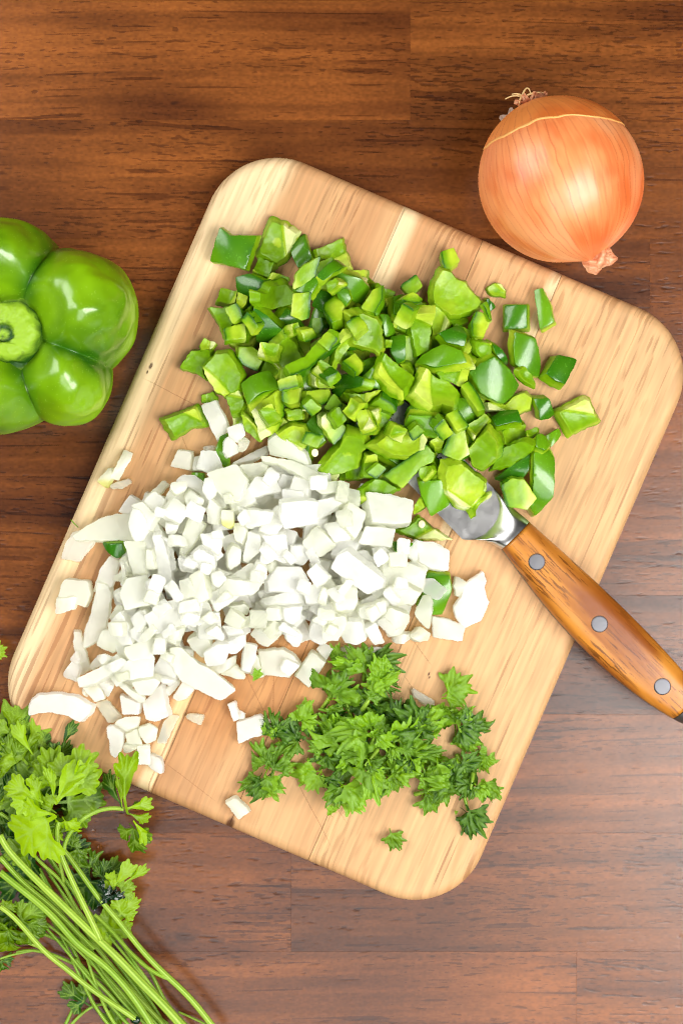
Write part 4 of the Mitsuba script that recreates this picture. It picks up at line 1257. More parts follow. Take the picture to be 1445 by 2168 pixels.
def scatter(region, n, lo, hi, seed):
    r = np.random.default_rng(seed)
    pg = Polygon(region)
    x0, y0, x1, y1 = pg.bounds
    out = []
    while len(out) < n:
        x, y = r.uniform(x0, x1), r.uniform(y0, y1)
        if not pg.contains(Point(x, y)) or any((x - a) ** 2 + (y - b) ** 2 < 26 ** 2 for a, b, _ in out):
            continue
        s1, s2, t = r.uniform(lo, hi), r.uniform(lo, hi) * .8, r.uniform(0, 6.28)
        pts = [(x + math.cos(t) * sx * s1 - math.sin(t) * sy * s2 + r.uniform(-4, 4), y + math.sin(t) * sx * s1 + math.cos(t) * sy * s2 + r.uniform(-4, 4)) for sx, sy in ((-.5, -.5), (.5, -.5), (.5, .5), (-.5, .5))]
        out.append((x, y, pts))
    return [o[2] for o in out]


for n, pts in enumerate(scatter([(430, 760), (490, 640), (580, 590), (700, 560), (830, 650), (960, 650), (1040, 730), (1070, 850), (1090, 940), (1000, 960), (800, 1040), (640, 960), (530, 900), (460, 800)], 62, 44, 74, 21)):
    make_pepper(pts, 0, 'SFFC'[n % 4] if n % 4 < 3 else 'C%d' % (n * 47 % 360), n * 77 % 360, 8 if n % 3 else 16, 6, '', 900 + n)
for n, pts in enumerate(scatter([(300, 1070), (460, 1010), (640, 990), (840, 1080), (880, 1200), (860, 1310), (640, 1350), (450, 1360), (330, 1440), (250, 1420), (270, 1250)], 108, 40, 70, 33)):
    make_onion(pts, 0, float(6 + n % 4), '', 1500 + n)
BURIED = {x[0] for x in PEP_INFO + ONI_INFO}

jobs = [(int(h[0]), 0, h, p, l) for h, p, l in read(PEPPERS)] + [(int(h[0]), 1, h, p, l) for h, p, l in read(ONIONS)]
order = sorted(range(len(jobs)), key=lambda i: jobs[i][0])
sliver = None
for i in order:
    layer, kind, h, pts, lab = jobs[i]
    if kind == 0:
        make_pepper(pts, layer, h[1], float(h[2]), float(h[3]), float(h[4]), lab, 100 + i)
    elif 'sliver lying at' in lab:
        sliver = (pts, layer, float(h[1]), lab, 100 + i)
    else:
        make_onion(pts, layer, float(h[1]), lab, 100 + i, 'yellow' in lab)


for n, pts in enumerate(scatter([(440, 740), (490, 640), (590, 600), (720, 580), (860, 670), (980, 690), (1050, 780), (1090, 930), (980, 940), (800, 1010), (650, 930), (540, 890)], 26, 26, 46, 88)):
    make_pepper(pts, 3, ('C%d' % (n * 67 % 360)) if n % 3 else 'F', n * 50 % 360, 10, 7, '', 3100 + n)
BITS = scatter([(300, 1090), (470, 1000), (640, 990), (830, 1100), (880, 1210), (860, 1330), (640, 1350), (450, 1370), (330, 1470), (240, 1420), (250, 1260)], 48, 20, 44, 71)
for n, pts in enumerate(BITS):
    make_onion(pts, 3, float(2.5 + (n * 7 % 10) * .45), '', 2500 + n)


def describe(info, first, heap, noun, look_of):
    """Labels for the pieces of a heap that have none: look, shape, size and where in the heap it lies, told apart where two agree."""
    c = np.mean([w for _, w, *_ in info[first:]], axis=0)[:2]
    sx, sy = np.ptp([w[0] for _, w, *_ in info[first:]]) / 2, np.ptp([w[1] for _, w, *_ in info[first:]]) / 2
    areas = np.array([x[2] for x in info[first:]])
    t1, t2 = np.quantile(areas, [.33, .70])
    same = {}
    for rec in info[first:]:
        k, w, area = rec[:3]
        if labels[k]['label']:
            continue
        dx, dy = (w[0] - c[0]) / sx, (w[1] - c[1]) / sy
        rad = math.hypot(dx, dy)
        hour = round(math.degrees(math.atan2(dx, dy)) / 30) % 12 or 12
        name = 'one two three four five six seven eight nine ten eleven twelve'.split()[hour - 1]
        size = 'buried' if k in BURIED else 'small' if area < t1 else 'large' if area > t2 else 'medium'
        where = f'{"at" if rad > .62 else "halfway in at" if rad > .33 else "near the middle at"} {name} o\'clock in {heap}'
        text = f'{size} {look_of(rec)} {noun} {where}'
        same.setdefault(text, []).append((w[1], k))
    for text, ks in same.items():
        ks.sort(reverse=True)
        for n, (_, k) in enumerate(ks):
            extra = '' if len(ks) == 1 else ', ' + (('upper', 'lower') if len(ks) == 2 else ('upper', 'middle', 'lower') if len(ks) == 3 else ('first', 'second', 'third', 'fourth', 'fifth', 'sixth', 'seventh', 'eighth', 'ninth', 'tenth', 'eleventh', 'twelfth'))[min(n, 11)] + ''
            labels[k]['label'] = text + extra


def pepper_look(rec):
    w, l = sorted(np.linalg.norm(np.diff(np.array(Polygon(rec[4]).minimum_rotated_rectangle.exterior.coords)[:3], axis=0), axis=1))
    return ('long ' if l > 1.7 * w else '') + {'S': 'dark skin-up', 'F': 'pale flesh-up', 'C': 'edge-on'}[rec[3]]


def onion_look(rec):
    return ('long' if rec[3] > 2.1 else 'oblong' if rec[3] > 1.4 else 'blocky') + (' thin' if rec[4] < 5 else ' thick' if rec[4] > 8 else '')


describe(PEP_INFO, 0, 'pepper heap', 'piece', pepper_look)
describe(ONI_INFO, 0, 'onion heap', 'white piece', onion_look)

# ------------------------------------------------------------------ pepper seeds
def seed_at(u, v, label):
    w = at(u, v, ZB + .015)
    i, j = cells(w)
    z = heights[max(i - 2, 0):i + 3, max(j - 2, 0):j + 3].max()
    m_ = trimesh.creation.icosphere(3, 1.0)
    V = np.array(m_.vertices) * [.0017, .0020, .0006] + [w[0], w[1], z + .0005]
    k = thing('pepper_seed', label, 'seed', 'loose pepper seeds')
    scene[k] = put(V, np.array(m_.faces), 'seed_cream')


seed_at(667, 960, 'cream pepper seed on the green pepper beside the broad translucent onion layer')
seed_at(894, 1110, 'cream pepper seed on the thin pointed pepper flesh by the knife heel')

# ------------------------------------------------------------------ parsley leaves
def leaf_template(lobes, teeth, seed, spacing, tooth_r, petiole=0.25):
    """A lobed leaf of unit length along +x: plan vertices, triangles, distance to the nearest vein."""
    r = np.random.default_rng(seed)
    shapes, veins = [Polygon([(0, -.018), (petiole + .15, -.03), (petiole + .15, .03), (0, .018)])], []
    for ang, ln, wd in lobes:
        a = math.radians(ang + r.uniform(-5, 5))
        d, s_ = np.array([math.cos(a), math.sin(a)]), np.array([-math.sin(a), math.cos(a)])
        o = np.array([petiole, 0.0])
        ln = ln * r.uniform(.92, 1.08)
        tip = o + d * ln
        shapes.append(Polygon([o - s_ * .02, o + d * ln * .55 - s_ * wd * .75, o + d * ln * .85 - s_ * wd * .55, tip, o + d * ln * .85 + s_ * wd * .55, o + d * ln * .55 + s_ * wd * .75, o + s_ * .02]))
        veins.append(LineString([o, tip]))
        for ta, tl in teeth:
            b = a + math.radians(ta + r.uniform(-6, 6))
            e = np.array([math.cos(b), math.sin(b)])
            f = np.array([-e[1], e[0]])
            q0 = o + d * ln * .42
            q1 = q0 + e * ln * tl
            shapes.append(Polygon([q0 - f * .01, q0 + e * ln * tl * .6 - f * tooth_r, q1 - f * tooth_r * .35, q1 + e * .02, q1 + f * tooth_r * .35, q0 + e * ln * tl * .6 + f * tooth_r, q0 + f * .01]))
            veins.append(LineString([q0, q1]))
    pg = shapely.union_all([s.buffer(0) for s in shapes]).buffer(.014, quad_segs=2).buffer(-.026, quad_segs=3).buffer(.020, quad_segs=4).simplify(.003)
    if pg.geom_type != 'Polygon':
        pg = max(pg.geoms, key=lambda g: g.area)
    pg = Polygon(pg.exterior)
    n = int(pg.exterior.length / spacing)
    B = np.array([pg.exterior.interpolate(i / n, normalized=True).coords[0] for i in range(n)])
    ip = pg.buffer(-spacing * .6)
    x0, y0, x1, y1 = pg.bounds
    xx, yy = np.meshgrid(np.arange(x0, x1, spacing), np.arange(y0, y1, spacing))
    c = np.c_[xx.ravel(), yy.ravel()]
    c = c[shapely.contains_xy(ip, c[:, 0], c[:, 1])] + r.uniform(-.15, .15, (shapely.contains_xy(ip, c[:, 0], c[:, 1]).sum(), 2)) * spacing
    pts = np.vstack([B, c])
    tri = Delaunay(pts).simplices
    ce = pts[tri].mean(1)
    tri = tri[shapely.contains_xy(Polygon(B).buffer(.002), ce[:, 0], ce[:, 1])]
    vd = np.min([shapely.distance(v, shapely.points(pts)) for v in veins], axis=0)
    return pts, tri, vd


FLAT = [leaf_template([(-64, .58, .20), (0, .80, .24), (64, .58, .20)], [(-50, .56), (-24, .66), (24, .66), (50, .56)], s, .035, .105) for s in range(5)]
SLIM = [leaf_template([(0, .78, .21)], [(-34, .52), (-16, .66), (16, .66), (34, .52)], s + 20, .035, .10, .2) for s in range(3)]
CURL = [leaf_template([(-62, .60, .13), (-20, .74, .14), (24, .72, .14), (64, .58, .13)], [(-30, .76), (30, .76)], s + 40, .042, .082, .24) for s in range(6)]


def leaf_mesh(tpl, base, tip, width=1.0, fold=0.25, curl=0.3, ruffle=0.03, roll=0.0, seed=0, tone=None):
    """The template laid from base to tip (metres), folded along its veins, curled and ruffled."""
    r = np.random.default_rng(seed)
    pts, tri, vd = tpl
    base, tip = np.asarray(base, float), np.asarray(tip, float)
    L = np.linalg.norm(tip - base)
    x = (tip - base) / L
    up = np.array([0, 0, 1.0]) + 0.001
    y = np.cross(up, x); y /= np.linalg.norm(y)
    z = np.cross(x, y)
    cr, sr = math.cos(roll), math.sin(roll)
    y, z = y * cr + z * sr, z * cr - y * sr
    px, py = pts[:, 0], pts[:, 1] * width
    h = fold * vd * 1.2 - curl * (px - .45) ** 2 - curl * .6 * py ** 2 + ruffle * 2 * (meshkit.fbm(np.c_[pts * 4.0, np.full(len(pts), seed * 1.7)], 2, seed % 11) - .5)
    V = base + L * (px[:, None] * x + py[:, None] * y + h[:, None] * z)
    uv = np.c_[vd * 1.0, np.full(len(pts), r.random() if tone is None else tone)]
    return V, tri, uv


# ------------------------------------------------------------------ the chopped parsley on the board: sprigs, each with its leaflets
r = np.random.default_rng(55)


def chopped(tpl, r):
    """About half of the leaflets were met by the blade: one side is cut off."""
    pts, tri, vd = tpl
    if r.random() < .5:
        a, cut = r.uniform(-1.2, 1.2), r.uniform(.45, .75)
        keep = (pts[tri].mean(1) @ [math.cos(a), math.sin(a)]) < cut
        tri = tri[keep]
        used = np.unique(tri)
        m_ = np.full(len(pts), -1)
        m_[used] = np.arange(len(used))
        pts, tri, vd = pts[used], m_[tri], vd[used]
    return pts, tri, vd


def sprig(u, v, head, k, size, lift, label, stem=0.0, spread=100, tone=0.5):
    """A chopped bit at (u, v): k leaflets fanned round the heading (degrees on the plan), leaflet length in mm."""
    name = thing('chopped_parsley', label, 'parsley', 'bits of chopped curly parsley')
    u, v = u - 7 - max(0, u - 940) * .10, v - 6 - max(0, v - 1640) * .12
    if stem == 0 and k >= 4 and (int(u) % 2 == 0):
        stem = 5.0
    c = at(u, v, ZB + .006 + lift * .001)
    z0 = float(heights[cells(c)]) + 0.0015
    z0 = min(max(z0, ZB + 0.001), ZB + .016)
    hd = -math.radians(head)
    if stem:
        e = np.array([math.cos(hd), math.sin(hd)])
        p0 = np.r_[c - e * stem * .001, z0 + .0008]
        p2 = np.r_[c + e * size * .0003, z0 + .003 + lift * .0004]
        V, F, uv = tube([p0, (p0 + p2) / 2 + [0, 0, .001], p2], [.0011, .0009, .0006], 8, 4, .15)
        uv[:, 1] = .3 + .4 * tone
        part(name, 'stem', put(V, F, 'stem_green', uv))
        raise_heights(V, F)
    for q in range(k):
        f = (q + .5) / k - .5
        ang = hd + math.radians(spread * 2 * f) + r.uniform(-.3, .3)
        e = np.array([math.cos(ang), math.sin(ang)])
        ln = size * .00134 * r.uniform(.6, 1.2)
        off = r.uniform(-.3, .1) * ln
        b = np.r_[c + e * off, z0 + r.uniform(.001, .003) + lift * .0011 * r.uniform(.2, 1)]
        pitch = r.uniform(-.1, .28)
        t = b + ln * np.r_[e * math.cos(pitch), math.sin(pitch)]
        V, F, uv = leaf_mesh(chopped(CURL[r.integers(len(CURL))], r), b, t, r.uniform(.55, 1.0), r.uniform(.2, 1.3), r.uniform(-.2, .9), r.uniform(.08, .24), r.uniform(-.9, .9), int(r.integers(1e6)), float(np.clip(tone + r.uniform(-.42, .42), 0, 1)))
        i, j = cells(V)
        dz = max(0.0, float(np.quantile(np.minimum(heights[i, j], ZB + .012) - V[:, 2], .85)))
        V[:, 2] += dz
        V[:, 2] = np.maximum(V[:, 2], ZB + 0.0003)
        part(name, 'leaflet', put(V, F, 'curly_blade', uv))
        if q % 2 == 0:
            raise_heights(V, F)


SPRIGS = [  # first rows: shade in the gaps of the pile put into low tones
    (640, 1575, 200, 3, 11, 1, 'dark little parsley bit between the left sprig and the main pile', 0, 90, .15),
    (690, 1545, 60, 4, 11, 1, 'dark parsley bit at the left of the main pile', 0, 120, .2),
    (745, 1510, 250, 5, 12, 1, 'dark parsley bit under the top of the pile', 0, 150, .15),
    (800, 1500, 330, 5, 12, 1, 'dark wet parsley bit behind the small pale stem', 0, 150, .15),
    (860, 1540, 20, 6, 12, 1, 'deep green parsley clump right of the middle of the pile', 0, 160, .3),
    (700, 1600, 150, 5, 12, 1, 'parsley clump at the lower left of the pile', 0, 130, .35),
    (760, 1600, 90, 6, 13, 1, 'parsley clump below the middle of the pile', 0, 160, .4),
    (830, 1610, 60, 5, 12, 1, 'parsley clump at the lower right of the pile', 0, 140, .35),
    (735, 1412, 200, 2, 9, 1, 'small curled parsley leaflet at the upper left of the pile top', 0, 40, .4),
    (778, 1425, 270, 5, 12, 2, 'parsley clump topmost in the pile, nearest the onion heap', 6, 75, .55),
    (815, 1450, 320, 4, 11, 2, 'parsley clump at the upper right of the pile', 0, 80, .5),
    (705, 1482, 300, 4, 12, 2, 'finely cut bright parsley at the upper left of the pile', 8, 80, .6),
    (790, 1480, 300, 2, 9, 3, 'short pale parsley stem with a leaflet in the upper pile', 8, 40, .7),
    (590, 1560, 255, 3, 11, 1, 'parsley leaflets at the top of the left sprig', 0, 95, .55),
    (645, 1530, 340, 4, 11, 1, 'parsley leaflets reaching right from the left sprig', 0, 90, .55),
    (585, 1640, 285, 4, 12, 2, 'leftmost parsley sprig with two pale forked stems', 14, 80, .6),
    (572, 1645, 110, 4, 14, 1, 'broad parsley fan hanging below the left sprig', 0, 65, .5),
    (690, 1640, 110, 4, 12, 2, 'parsley clump at the lower left foot of the pile', 0, 95, .45),
    (730, 1665, 80, 4, 11, 1, 'parsley bit at the lowest point of the pile', 0, 70, .5),
    (835, 1650, 60, 5, 10, 1, 'ragged parsley crumbs at the lower right foot of the pile', 0, 110, .5),
    (895, 1545, 300, 5, 12, 2, 'curly parsley clump just below the onion sliver', 0, 130, .4),
    (875, 1600, 30, 5, 13, 2, 'parsley fan spreading right from the pile', 0, 80, .5),
    (745, 1575, 200, 5, 13, 4, 'bright parsley clump left of the pile centre', 0, 110, .65),
    (800, 1560, 290, 5, 14, 5, 'broad bright parsley fan on top of the pile centre', 6, 110, .75),
    (790, 1610, 130, 5, 14, 4, 'pale green parsley fan lying over the lower pile', 6, 100, .7),
    (845, 1570, 20, 4, 12, 4, 'yellowish parsley leaflets right of the pile centre', 0, 100, .85),
    (940, 1485, 330, 2, 10, 1, 'small curled parsley loop right of the onion sliver', 0, 50, .5),
    (985, 1545, 330, 7, 13, 2, 'large curly parsley clump at the right, apart from the pile', 0, 125, .5),
    (935, 1600, 80, 2, 11, 0, 'thin parsley spike between the pile and the right clump', 0, 40, .4),
    (990, 1625, 60, 4, 11, 1, 'parsley bit below the large right clump', 0, 110, .4),
    (1030, 1600, 30, 3, 11, 0, 'flat parsley leaf at the right edge of the chopped parsley', 0, 60, .5),
    (1010, 1665, 100, 4, 10, 1, 'dense dark parsley knot at the right of the chopped parsley', 0, 110, .3),
    (1045, 1660, 70, 2, 9, 0, 'narrow parsley leaf rightmost on the board', 0, 40, .35),
    (905, 1690, 340, 5, 11, 1, 'bright parsley clump lowest of the right half', 5, 110, .65),
    (960, 1665, 200, 3, 10, 1, 'small parsley bits left of the dark knot', 0, 100, .4),
    (1000, 1720, 75, 2, 11, 0, 'drooping parsley leaf at the lower right with a thin dark stem', 12, 25, .3),
    (706, 1738, 300, 2, 4.5, 0, 'tiny parsley crumb below the pile', 0, 60, .6),
    (832, 1790, 60, 1, 10, 0, 'single parsley leaflet alone near the lower corner of the board', 0, 30, .3),
    (540, 1432, 0, 1, 5, 0, 'tiny parsley speck at the lower edge of the onion heap', 0, 30, .3),
    (972, 1741, 0, 1, 2.5, 0, 'tiniest parsley speck below the right clump', 0, 30, .5),
]
for row in SPRIGS:
    sprig(*row)
make_onion(*sliver[:2], sliver[2], sliver[3], sliver[4])

# ------------------------------------------------------------------ the bunch of flat parsley on the table
bunch = thing('parsley_bunch', 'bunch of fresh flat-leaf parsley with long pale stems, lying at the board corner', 'parsley')


def stem(pl, r0, r1, z0, z1, tone):
    n = len(pl)
    zz = np.interp(np.linspace(0, 1, n), [0, .5, 1], [z0, (z0 + z1) / 2, z1])
    pts = [np.r_[at(u, v, z), z] for (u, v), z in zip(pl, zz)]
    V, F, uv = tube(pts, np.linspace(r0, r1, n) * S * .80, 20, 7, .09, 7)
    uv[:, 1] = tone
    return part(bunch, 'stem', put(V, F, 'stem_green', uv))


STEMS = [  # polyline, radii (plan units), heights
    ([(125, 1970), (155, 2012), (175, 2061), (200, 2130), (235, 2172), (250, 2200)], 5, 5, .007, .005, .15),
    ([(252, 1980), (275, 2015), (312, 2050), (346, 2114), (391, 2168), (410, 2190)], 4.5, 5, .006, .006, .25),
    ([(87, 1975), (137, 1997), (170, 2012)], 4.5, 5, .004, .005, .3),
    ([(35, 2017), (69, 2013), (105, 2020), (156, 2041), (200, 2064), (250, 2120)], 3.5, 5, .004, .004, .35),
    ([(0, 2031), (20, 2024), (40, 2019), (69, 2013)], 2.5, 3.5, .005, .004, .3),
    ([(50, 1994), (78, 2004), (105, 2019)], 4.5, 4, .010, .005, .7),
    ([(149, 2172), (168, 2152), (187, 2137), (228, 2128)], 4, 3.5, .004, .005, .3),
    ([(136, 2175), (150, 2145), (160, 2121)], 4.5, 3, .004, .004, .1),
    ([(166, 2000), (205, 2045), (242, 2086), (294, 2150), (330, 2200)], 5.5, 6.5, .010, .009, .35),
    ([(190, 1990), (240, 2050), (300, 2120), (350, 2175), (370, 2200)], 5.5, 6.5, .012, .010, .45),
    ([(160, 2030), (200, 2075), (235, 2110), (255, 2135)], 5, 6, .008, .007, .3),
    ([(377, 2143), (405, 2155), (440, 2172)], 3, 3, .003, .003, .6),
    ([(230, 1960), (262, 2005), (300, 2060), (345, 2120), (395, 2175)], 3.5, 4.5, .011, .010, .3),
    ([(0, 1815), (15, 1832), (50, 1870), (100, 1912), (140, 1950), (200, 2010)], 7, 6.5, .022, .016, .55),
    ([(72, 1810), (100, 1839), (130, 1868), (155, 1912), (185, 1955), (212, 1992)], 4.5, 5, .019, .018, .55),
    ([(122, 1815), (130, 1842), (135, 1868)], 4, 4, .022, .019, .7),
    ([(100, 1800), (118, 1835), (150, 1880), (175, 1925)], 4.5, 4.5, .014, .012, .35),
    ([(85, 1850), (120, 1905), (160, 1950)], 3.5, 4, .012, .012, .3),
    ([(200, 1937), (242, 1979), (301, 2041), (356, 2072)], 4.5, 5.5, .014, .017, .5),
    ([(135, 1800), (175, 1855), (212, 1905), (250, 1950), (300, 2012), (347, 2061), (400, 2112), (446, 2168), (470, 2198)], 6, 8.5, .023, .013, .65),
    ([(0, 1847), (62, 1897), (118, 1948), (165, 2000), (208, 2034), (270, 2097), (311, 2156), (335, 2195)], 8.5, 9, .024, .018, .5),
    ([(125, 1740), (122, 1785), (137, 1830), (175, 1912), (212, 1990)], 5.5, 8, .034, .027, .75),
    ([(0, 1768), (18, 1800), (37, 1822), (112, 1897), (200, 1982), (255, 2035), (297, 2079), (345, 2128), (390, 2178), (410, 2200)], 8, 12.5, .030, .022, .8),
    ([(0, 1920), (50, 1965), (100, 2020), (140, 2052), (173, 2079), (225, 2117), (277, 2152), (291, 2163)], 6.5, 7, .030, .020, .9),
    ([(135, 1800), (142, 1775), (155, 1755), (175, 1735), (212, 1716), (262, 1714)], 5.5, 5, .028, .034, .6),
    ([(0, 1722), (20, 1735), (37, 1748), (60, 1760)], 5, 4, .022, .020, .7),
]
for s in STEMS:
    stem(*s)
rs = np.random.default_rng(91)
for k in range(12):                                 # the thinner stems lower in the bunch
    u0, v0 = rs.uniform(0, 120), rs.uniform(1800, 1930)
    u1 = rs.uniform(215, 400)
    v1 = 2168 + rs.uniform(0, 30)
    w = rs.uniform(-16, 16)
    stem([(u0, v0), (u0 * .65 + u1 * .35 + w, v0 * .65 + v1 * .35), (u0 * .3 + u1 * .7, v0 * .3 + v1 * .7 + w), (u1, v1)], 3.2, 4.6, rs.uniform(.006, .014), rs.uniform(.004, .011), rs.uniform(.05, .6))
m_ = trimesh.creation.icosphere(2, 1.0)
V = np.array(m_.vertices)
V = V * (1 + .3 * (meshkit.fbm(V * 2, 2, 3)[:, None] - .5)) * [.0026, .0020, .0016] + np.r_[at(287, 2160, .02), .0205]
part(bunch, 'withered_tip', put(V, np.array(m_.faces), 'wet_leaf'), 'blackened cut tip of a stem')

r = np.random.default_rng(77)
LEAVES = [  # base, tip on the plan, heights, template family, width, tone, fold, curl, roll
    # under-layer: shade beneath the bunch put into dark leaf tones
    ((95, 1690), (160, 1600), .008, .006, 'F', 1.0, .10, .2, .2, 0), ((60, 1700), (0, 1600), .007, .006, 'F', 1.1, .05, .2, .2, 0), ((110, 1720), (200, 1690), .007, .006, 'F', 1.0, .12, .2, .2, 0),
    ((60, 1760), (-20, 1720), .007, .006, 'F', 1.1, .05, .2, .2, 0), ((100, 1800), (0, 1800), .006, .005, 'F', 1.0, .05, .2, .2, 0), ((90, 1860), (0, 1880), .006, .005, 'F', 1.0, .08, .2, .2, 0),
    ((120, 1790), (185, 1805), .007, .005, 'F', 1.0, .12, .3, .3, 0), ((30, 1640), (0, 1540), .008, .008, 'F', 1.0, .10, .3, .2, 0), ((50, 1600), (20, 1520), .008, .008, 'C', 1.0, .15, .3, .3, 0),
    ((150, 1840), (175, 1890), .006, .005, 'F', 1.0, .15, .3, .2, 0), ((20, 1690), (50, 1610), .010, .008, 'F', 1.0, .12, .3, .2, 0),
    ((185, 1850), (210, 1920), .006, .004, 'F', 1.0, .10, .3, .2, 0), ((30, 1930), (-10, 1960), .006, .005, 'F', 1.0, .10, .3, .2, 0),
    # upper left
    ((60, 1620), (5, 1560), .024, .020, 'C', 1.1, .55, .4, .5, .2), ((30, 1590), (12, 1495), .018, .018, 'C', 1.0, .45, .4, .5, .2), ((20, 1570), (30, 1500), .022, .020, 'F', .9, .55, .4, .9, .3),
    ((55, 1600), (62, 1530), .021, .020, 'C', 1.1, .50, .5, .6, .1), ((70, 1640), (40, 1575), .023, .020, 'C', 1.1, .40, .5, .5, -.2), ((35, 1610), (-15, 1640), .022, .018, 'C', 1.0, .35, .4, .5, 0),
    ((95, 1690), (0, 1630), .026, .022, 'F', 1.1, .38, .3, .3, .1), ((100, 1700), (55, 1590), .025, .020, 'F', 1.0, .30, .4, .3, .3), ((112, 1690), (110, 1585), .032, .028, 'F', .75, .62, .5, .4, .2),
    ((135, 1680), (185, 1585), .036, .034, 'F', .95, .66, .35, .3, -.2), ((115, 1700), (208, 1622), .040, .036, 'S', 1.2, .85, .7, .5, .5), ((117, 1702), (160, 1615), .042, .040, 'S', 1.1, .90, .5, .4, -.4),
    ((120, 1700), (215, 1690), .028, .020, 'F', 1.05, .35, .25, .3, .1), ((130, 1710), (190, 1740), .024, .018, 'F', 1.0, .40, .3, .3, -.1),
    ((117, 1702), (98, 1625), .041, .040, 'S', .7, .72, .8, .3, .6), ((92, 1700), (15, 1655), .038, .034, 'F', .85, .82, .45, .4, .2), ((90, 1704), (70, 1650), .037, .036, 'S', 1.0, .75, .4, .4, -.3),
    ((120, 1722), (70, 1690), .036, .034, 'F', .9, .55, .4, .3, 0),
    ((120, 1728), (28, 1775), .041, .034, 'F', 1.25, .92, .25, .35, .1), ((118, 1726), (40, 1712), .041, .038, 'S', 1.2, 1.0, .5, .4, -.2), ((132, 1728), (160, 1770), .040, .030, 'F', .7, .95, .6, .6, .5),
    ((80, 1800), (5, 1795), .026, .022, 'F', .9, .40, .4, .4, .2), ((55, 1740), (0, 1700), .022, .016, 'C', 1.0, .20, .5, .5, 0), ((48, 1780), (0, 1750), .018, .014, 'C', 1.0, .18, .5, .5, 0),
    # right sprig on its curved stem
    ((262, 1713), (270, 1592), .036, .046, 'S', .75, .55, .7, -.2, .5), ((260, 1712), (220, 1635), .034, .030, 'S', .85, .22, .6, .4, -.4), ((258, 1708), (252, 1648), .036, .036, 'S', .7, .85, .6, .4, .3),
    ((264, 1712), (322, 1703), .036, .034, 'S', 1.0, .75, .5, .4, 0), ((270, 1722), (318, 1737), .032, .028, 'S', 1.1, .50, .5, .4, .3), ((280, 1736), (318, 1784), .032, .026, 'S', .9, .80, .6, .3, -.3),
    ((278, 1738), (292, 1808), .028, .020, 'F', .8, .30, .5, .3, .4), ((265, 1718), (296, 1700), .034, .030, 'S', .8, .4, .5, .4, .2),
    # right lower cluster
    ((205, 1870), (255, 1830), .012, .010, 'F', 1.0, .30, .3, .3, 0), ((190, 1850), (185, 1800), .010, .010, 'C', 1.0, .25, .4, .4, 0), ((215, 1870), (225, 1822), .012, .012, 'F', .8, .25, .4, .3, 0),
    ((240, 1880), (278, 1828), .018, .020, 'S', 1.2, .75, .4, .3, .2), ((262, 1870), (312, 1838), .018, .018, 'S', .7, .7, .5, .2, .2), ((240, 1885), (235, 1850), .019, .018, 'F', 1.2, .8, .4, .4, 0),
    ((250, 1895), (283, 1872), .020, .018, 'F', 1.0, .5, .4, .4, 0), ((245, 1945), (290, 1900), .016, .016, 'F', .85, .70, .5, .4, .3), ((230, 1990), (262, 1910), .012, .012, 'F', .8, .62, .5, .3, 0),
    ((205, 1940), (240, 2000), .012, .008, 'F', .8, .75, .3, .3, 0), ((160, 1790), (165, 1830), .012, .010, 'C', 1.1, .3, .4, .4, 0), ((150, 1800), (160, 1772), .014, .014, 'F', 1.0, .3, .4, .4, 0),
    # left lower cluster
    ((40, 1965), (100, 1950), .020, .016, 'F', 1.2, .35, .6, .4, .1), ((35, 1960), (85, 1918), .022, .024, 'F', 1.0, .42, .6, .4, -.2), ((30, 1960), (45, 2005), .020, .012, 'F', 1.0, .35, .6, .4, .2),
    ((25, 1955), (12, 2020), .022, .012, 'F', 1.0, .45, .6, .5, -.3), ((20, 1950), (-20, 1990), .022, .016, 'C', 1.0, .4, .6, .5, 0), ((10, 1930), (22, 1908), .024, .022, 'C', 1.3, .5, .6, .5, 0),
    ((60, 1968), (95, 1985), .016, .010, 'C', 1.1, .3, .5, .4, 0), ((-2, 2030), (18, 2050), .005, .004, 'C', 1.3, .2, .4, .4, 0),
    # grey-green leaf at the bottom
    ((192, 2132), (134, 2092), .008, .006, 'F', .8, .28, .3, .4, .2), ((226, 2128), (262, 2165), .006, .004, 'F', .9, .35, .3, .4, 0),
    # one leaf tip by the board's left corner
    ((-22, 1385), (12, 1374), .010, .010, 'C', 1.0, .6, .4, .4, 0),
]
for k in range(34):                                 # more foliage between the named leaves
    u, v = r.uniform(-20, 130), r.uniform(1570, 1790)
    an = r.uniform(-2.9, -.6)
    ln_ = r.uniform(55, 95)
    zz = r.uniform(.010, .024)
    LEAVES.append(((u, v), (u + ln_ * math.cos(an), v + ln_ * math.sin(an) * .8), zz, zz + r.uniform(-.004, .004), 'FSC'[k % 3], r.uniform(.8, 1.15), r.uniform(.1, .75), r.uniform(.3, .7), r.uniform(.2, .6), r.uniform(-.5, .5)))
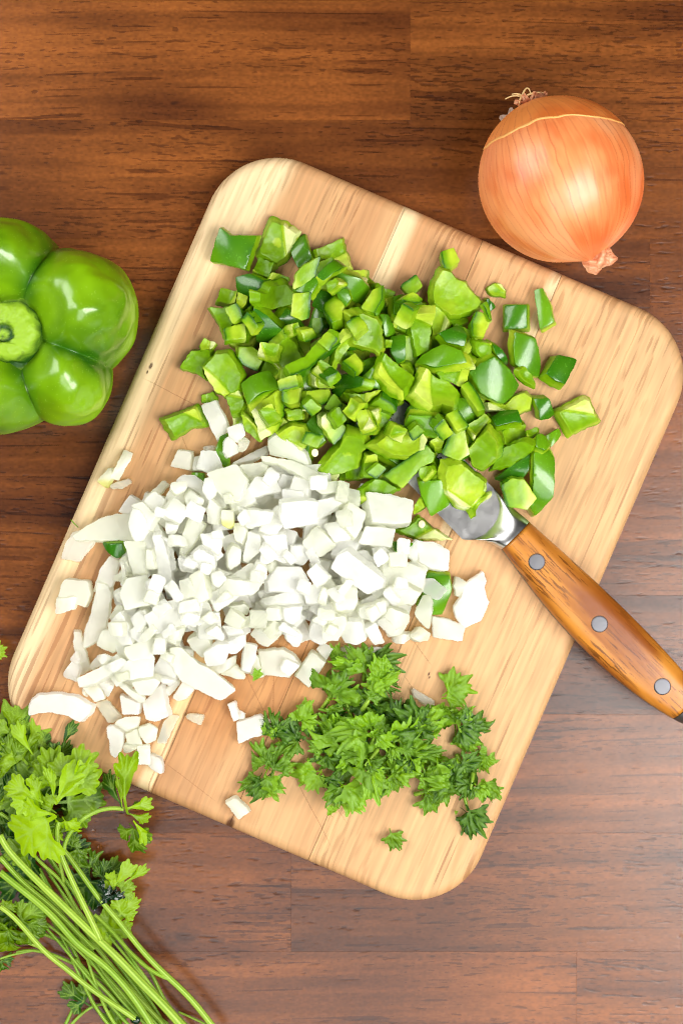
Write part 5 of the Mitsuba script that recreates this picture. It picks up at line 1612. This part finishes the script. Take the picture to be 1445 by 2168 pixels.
for n, (b, t, zb_, zt_, fam, wd, tone, fold, curl, roll) in enumerate(LEAVES):
    T_ = {'F': FLAT, 'S': SLIM, 'C': CURL}[fam]
    B_, P_ = np.r_[at(*b, zb_), zb_], np.r_[at(*t, zt_), zt_]
    V, F, uv = leaf_mesh(T_[n % len(T_)], B_, P_, wd, fold, curl, .06 if fam != 'C' else .14, roll, 300 + n, tone)
    V[:, 2] = np.maximum(V[:, 2], 0.0006)
    over = (np.abs((V[:, 0] - BC[0]) * E1[0] + (V[:, 1] - BC[1]) * E1[1]) < BW / 2) & (np.abs((V[:, 0] - BC[0]) * E2[0] + (V[:, 1] - BC[1]) * E2[1]) < BL / 2)
    V[over, 2] = np.maximum(V[over, 2], ZB + .0004)
    part(bunch, 'leaf', put(V, F, 'leaf_blade', uv))
for b, t, z in (((200, 1928), (240, 1885), .022), ((215, 1900), (262, 1898), .023), ((222, 1898), (214, 1865), .022)):
    V, F, uv = leaf_mesh(SLIM[1], np.r_[at(*b, z), z], np.r_[at(*t, z), z], .9, .9, .4, .15, .4, 9, .5)
    part(bunch, 'withered_leaf', put(V, F, 'wet_leaf', uv), 'blackened wet leaf')

# ------------------------------------------------------------------ two water drops on the table, a green fibre on the board
for n, (u, v, rr) in enumerate(((199, 1759, .0010), (212, 1793, .0013))):
    m_ = trimesh.creation.icosphere(3, 1.0)
    V = np.array(m_.vertices)
    V[:, 2] = np.maximum(V[:, 2], -.35) + .35
    w = at(u, v)
    k = thing('water_drop', ('smaller upper' if n == 0 else 'larger lower') + ' water drop on the bare table beside the parsley bunch', 'water drop', 'water drops on the table')
    scene[k] = put(V * [rr, rr * .85, rr * .6] + [w[0], w[1], .0002], np.array(m_.faces), 'water_clear')
pts = [np.r_[at(u, v, ZB), ZB + .0007 + dz] for u, v, dz in ((151, 1101, 0), (158, 1108, .0012), (166, 1117, 0))]
V, F, uv = tube(pts, [.0003, .0003, .0002], 6)
k = thing('pepper_fibre', 'thin green fibre lying on the pale rim of the board', 'fibre')
scene[k] = put(V, F, 'stem_green', uv)
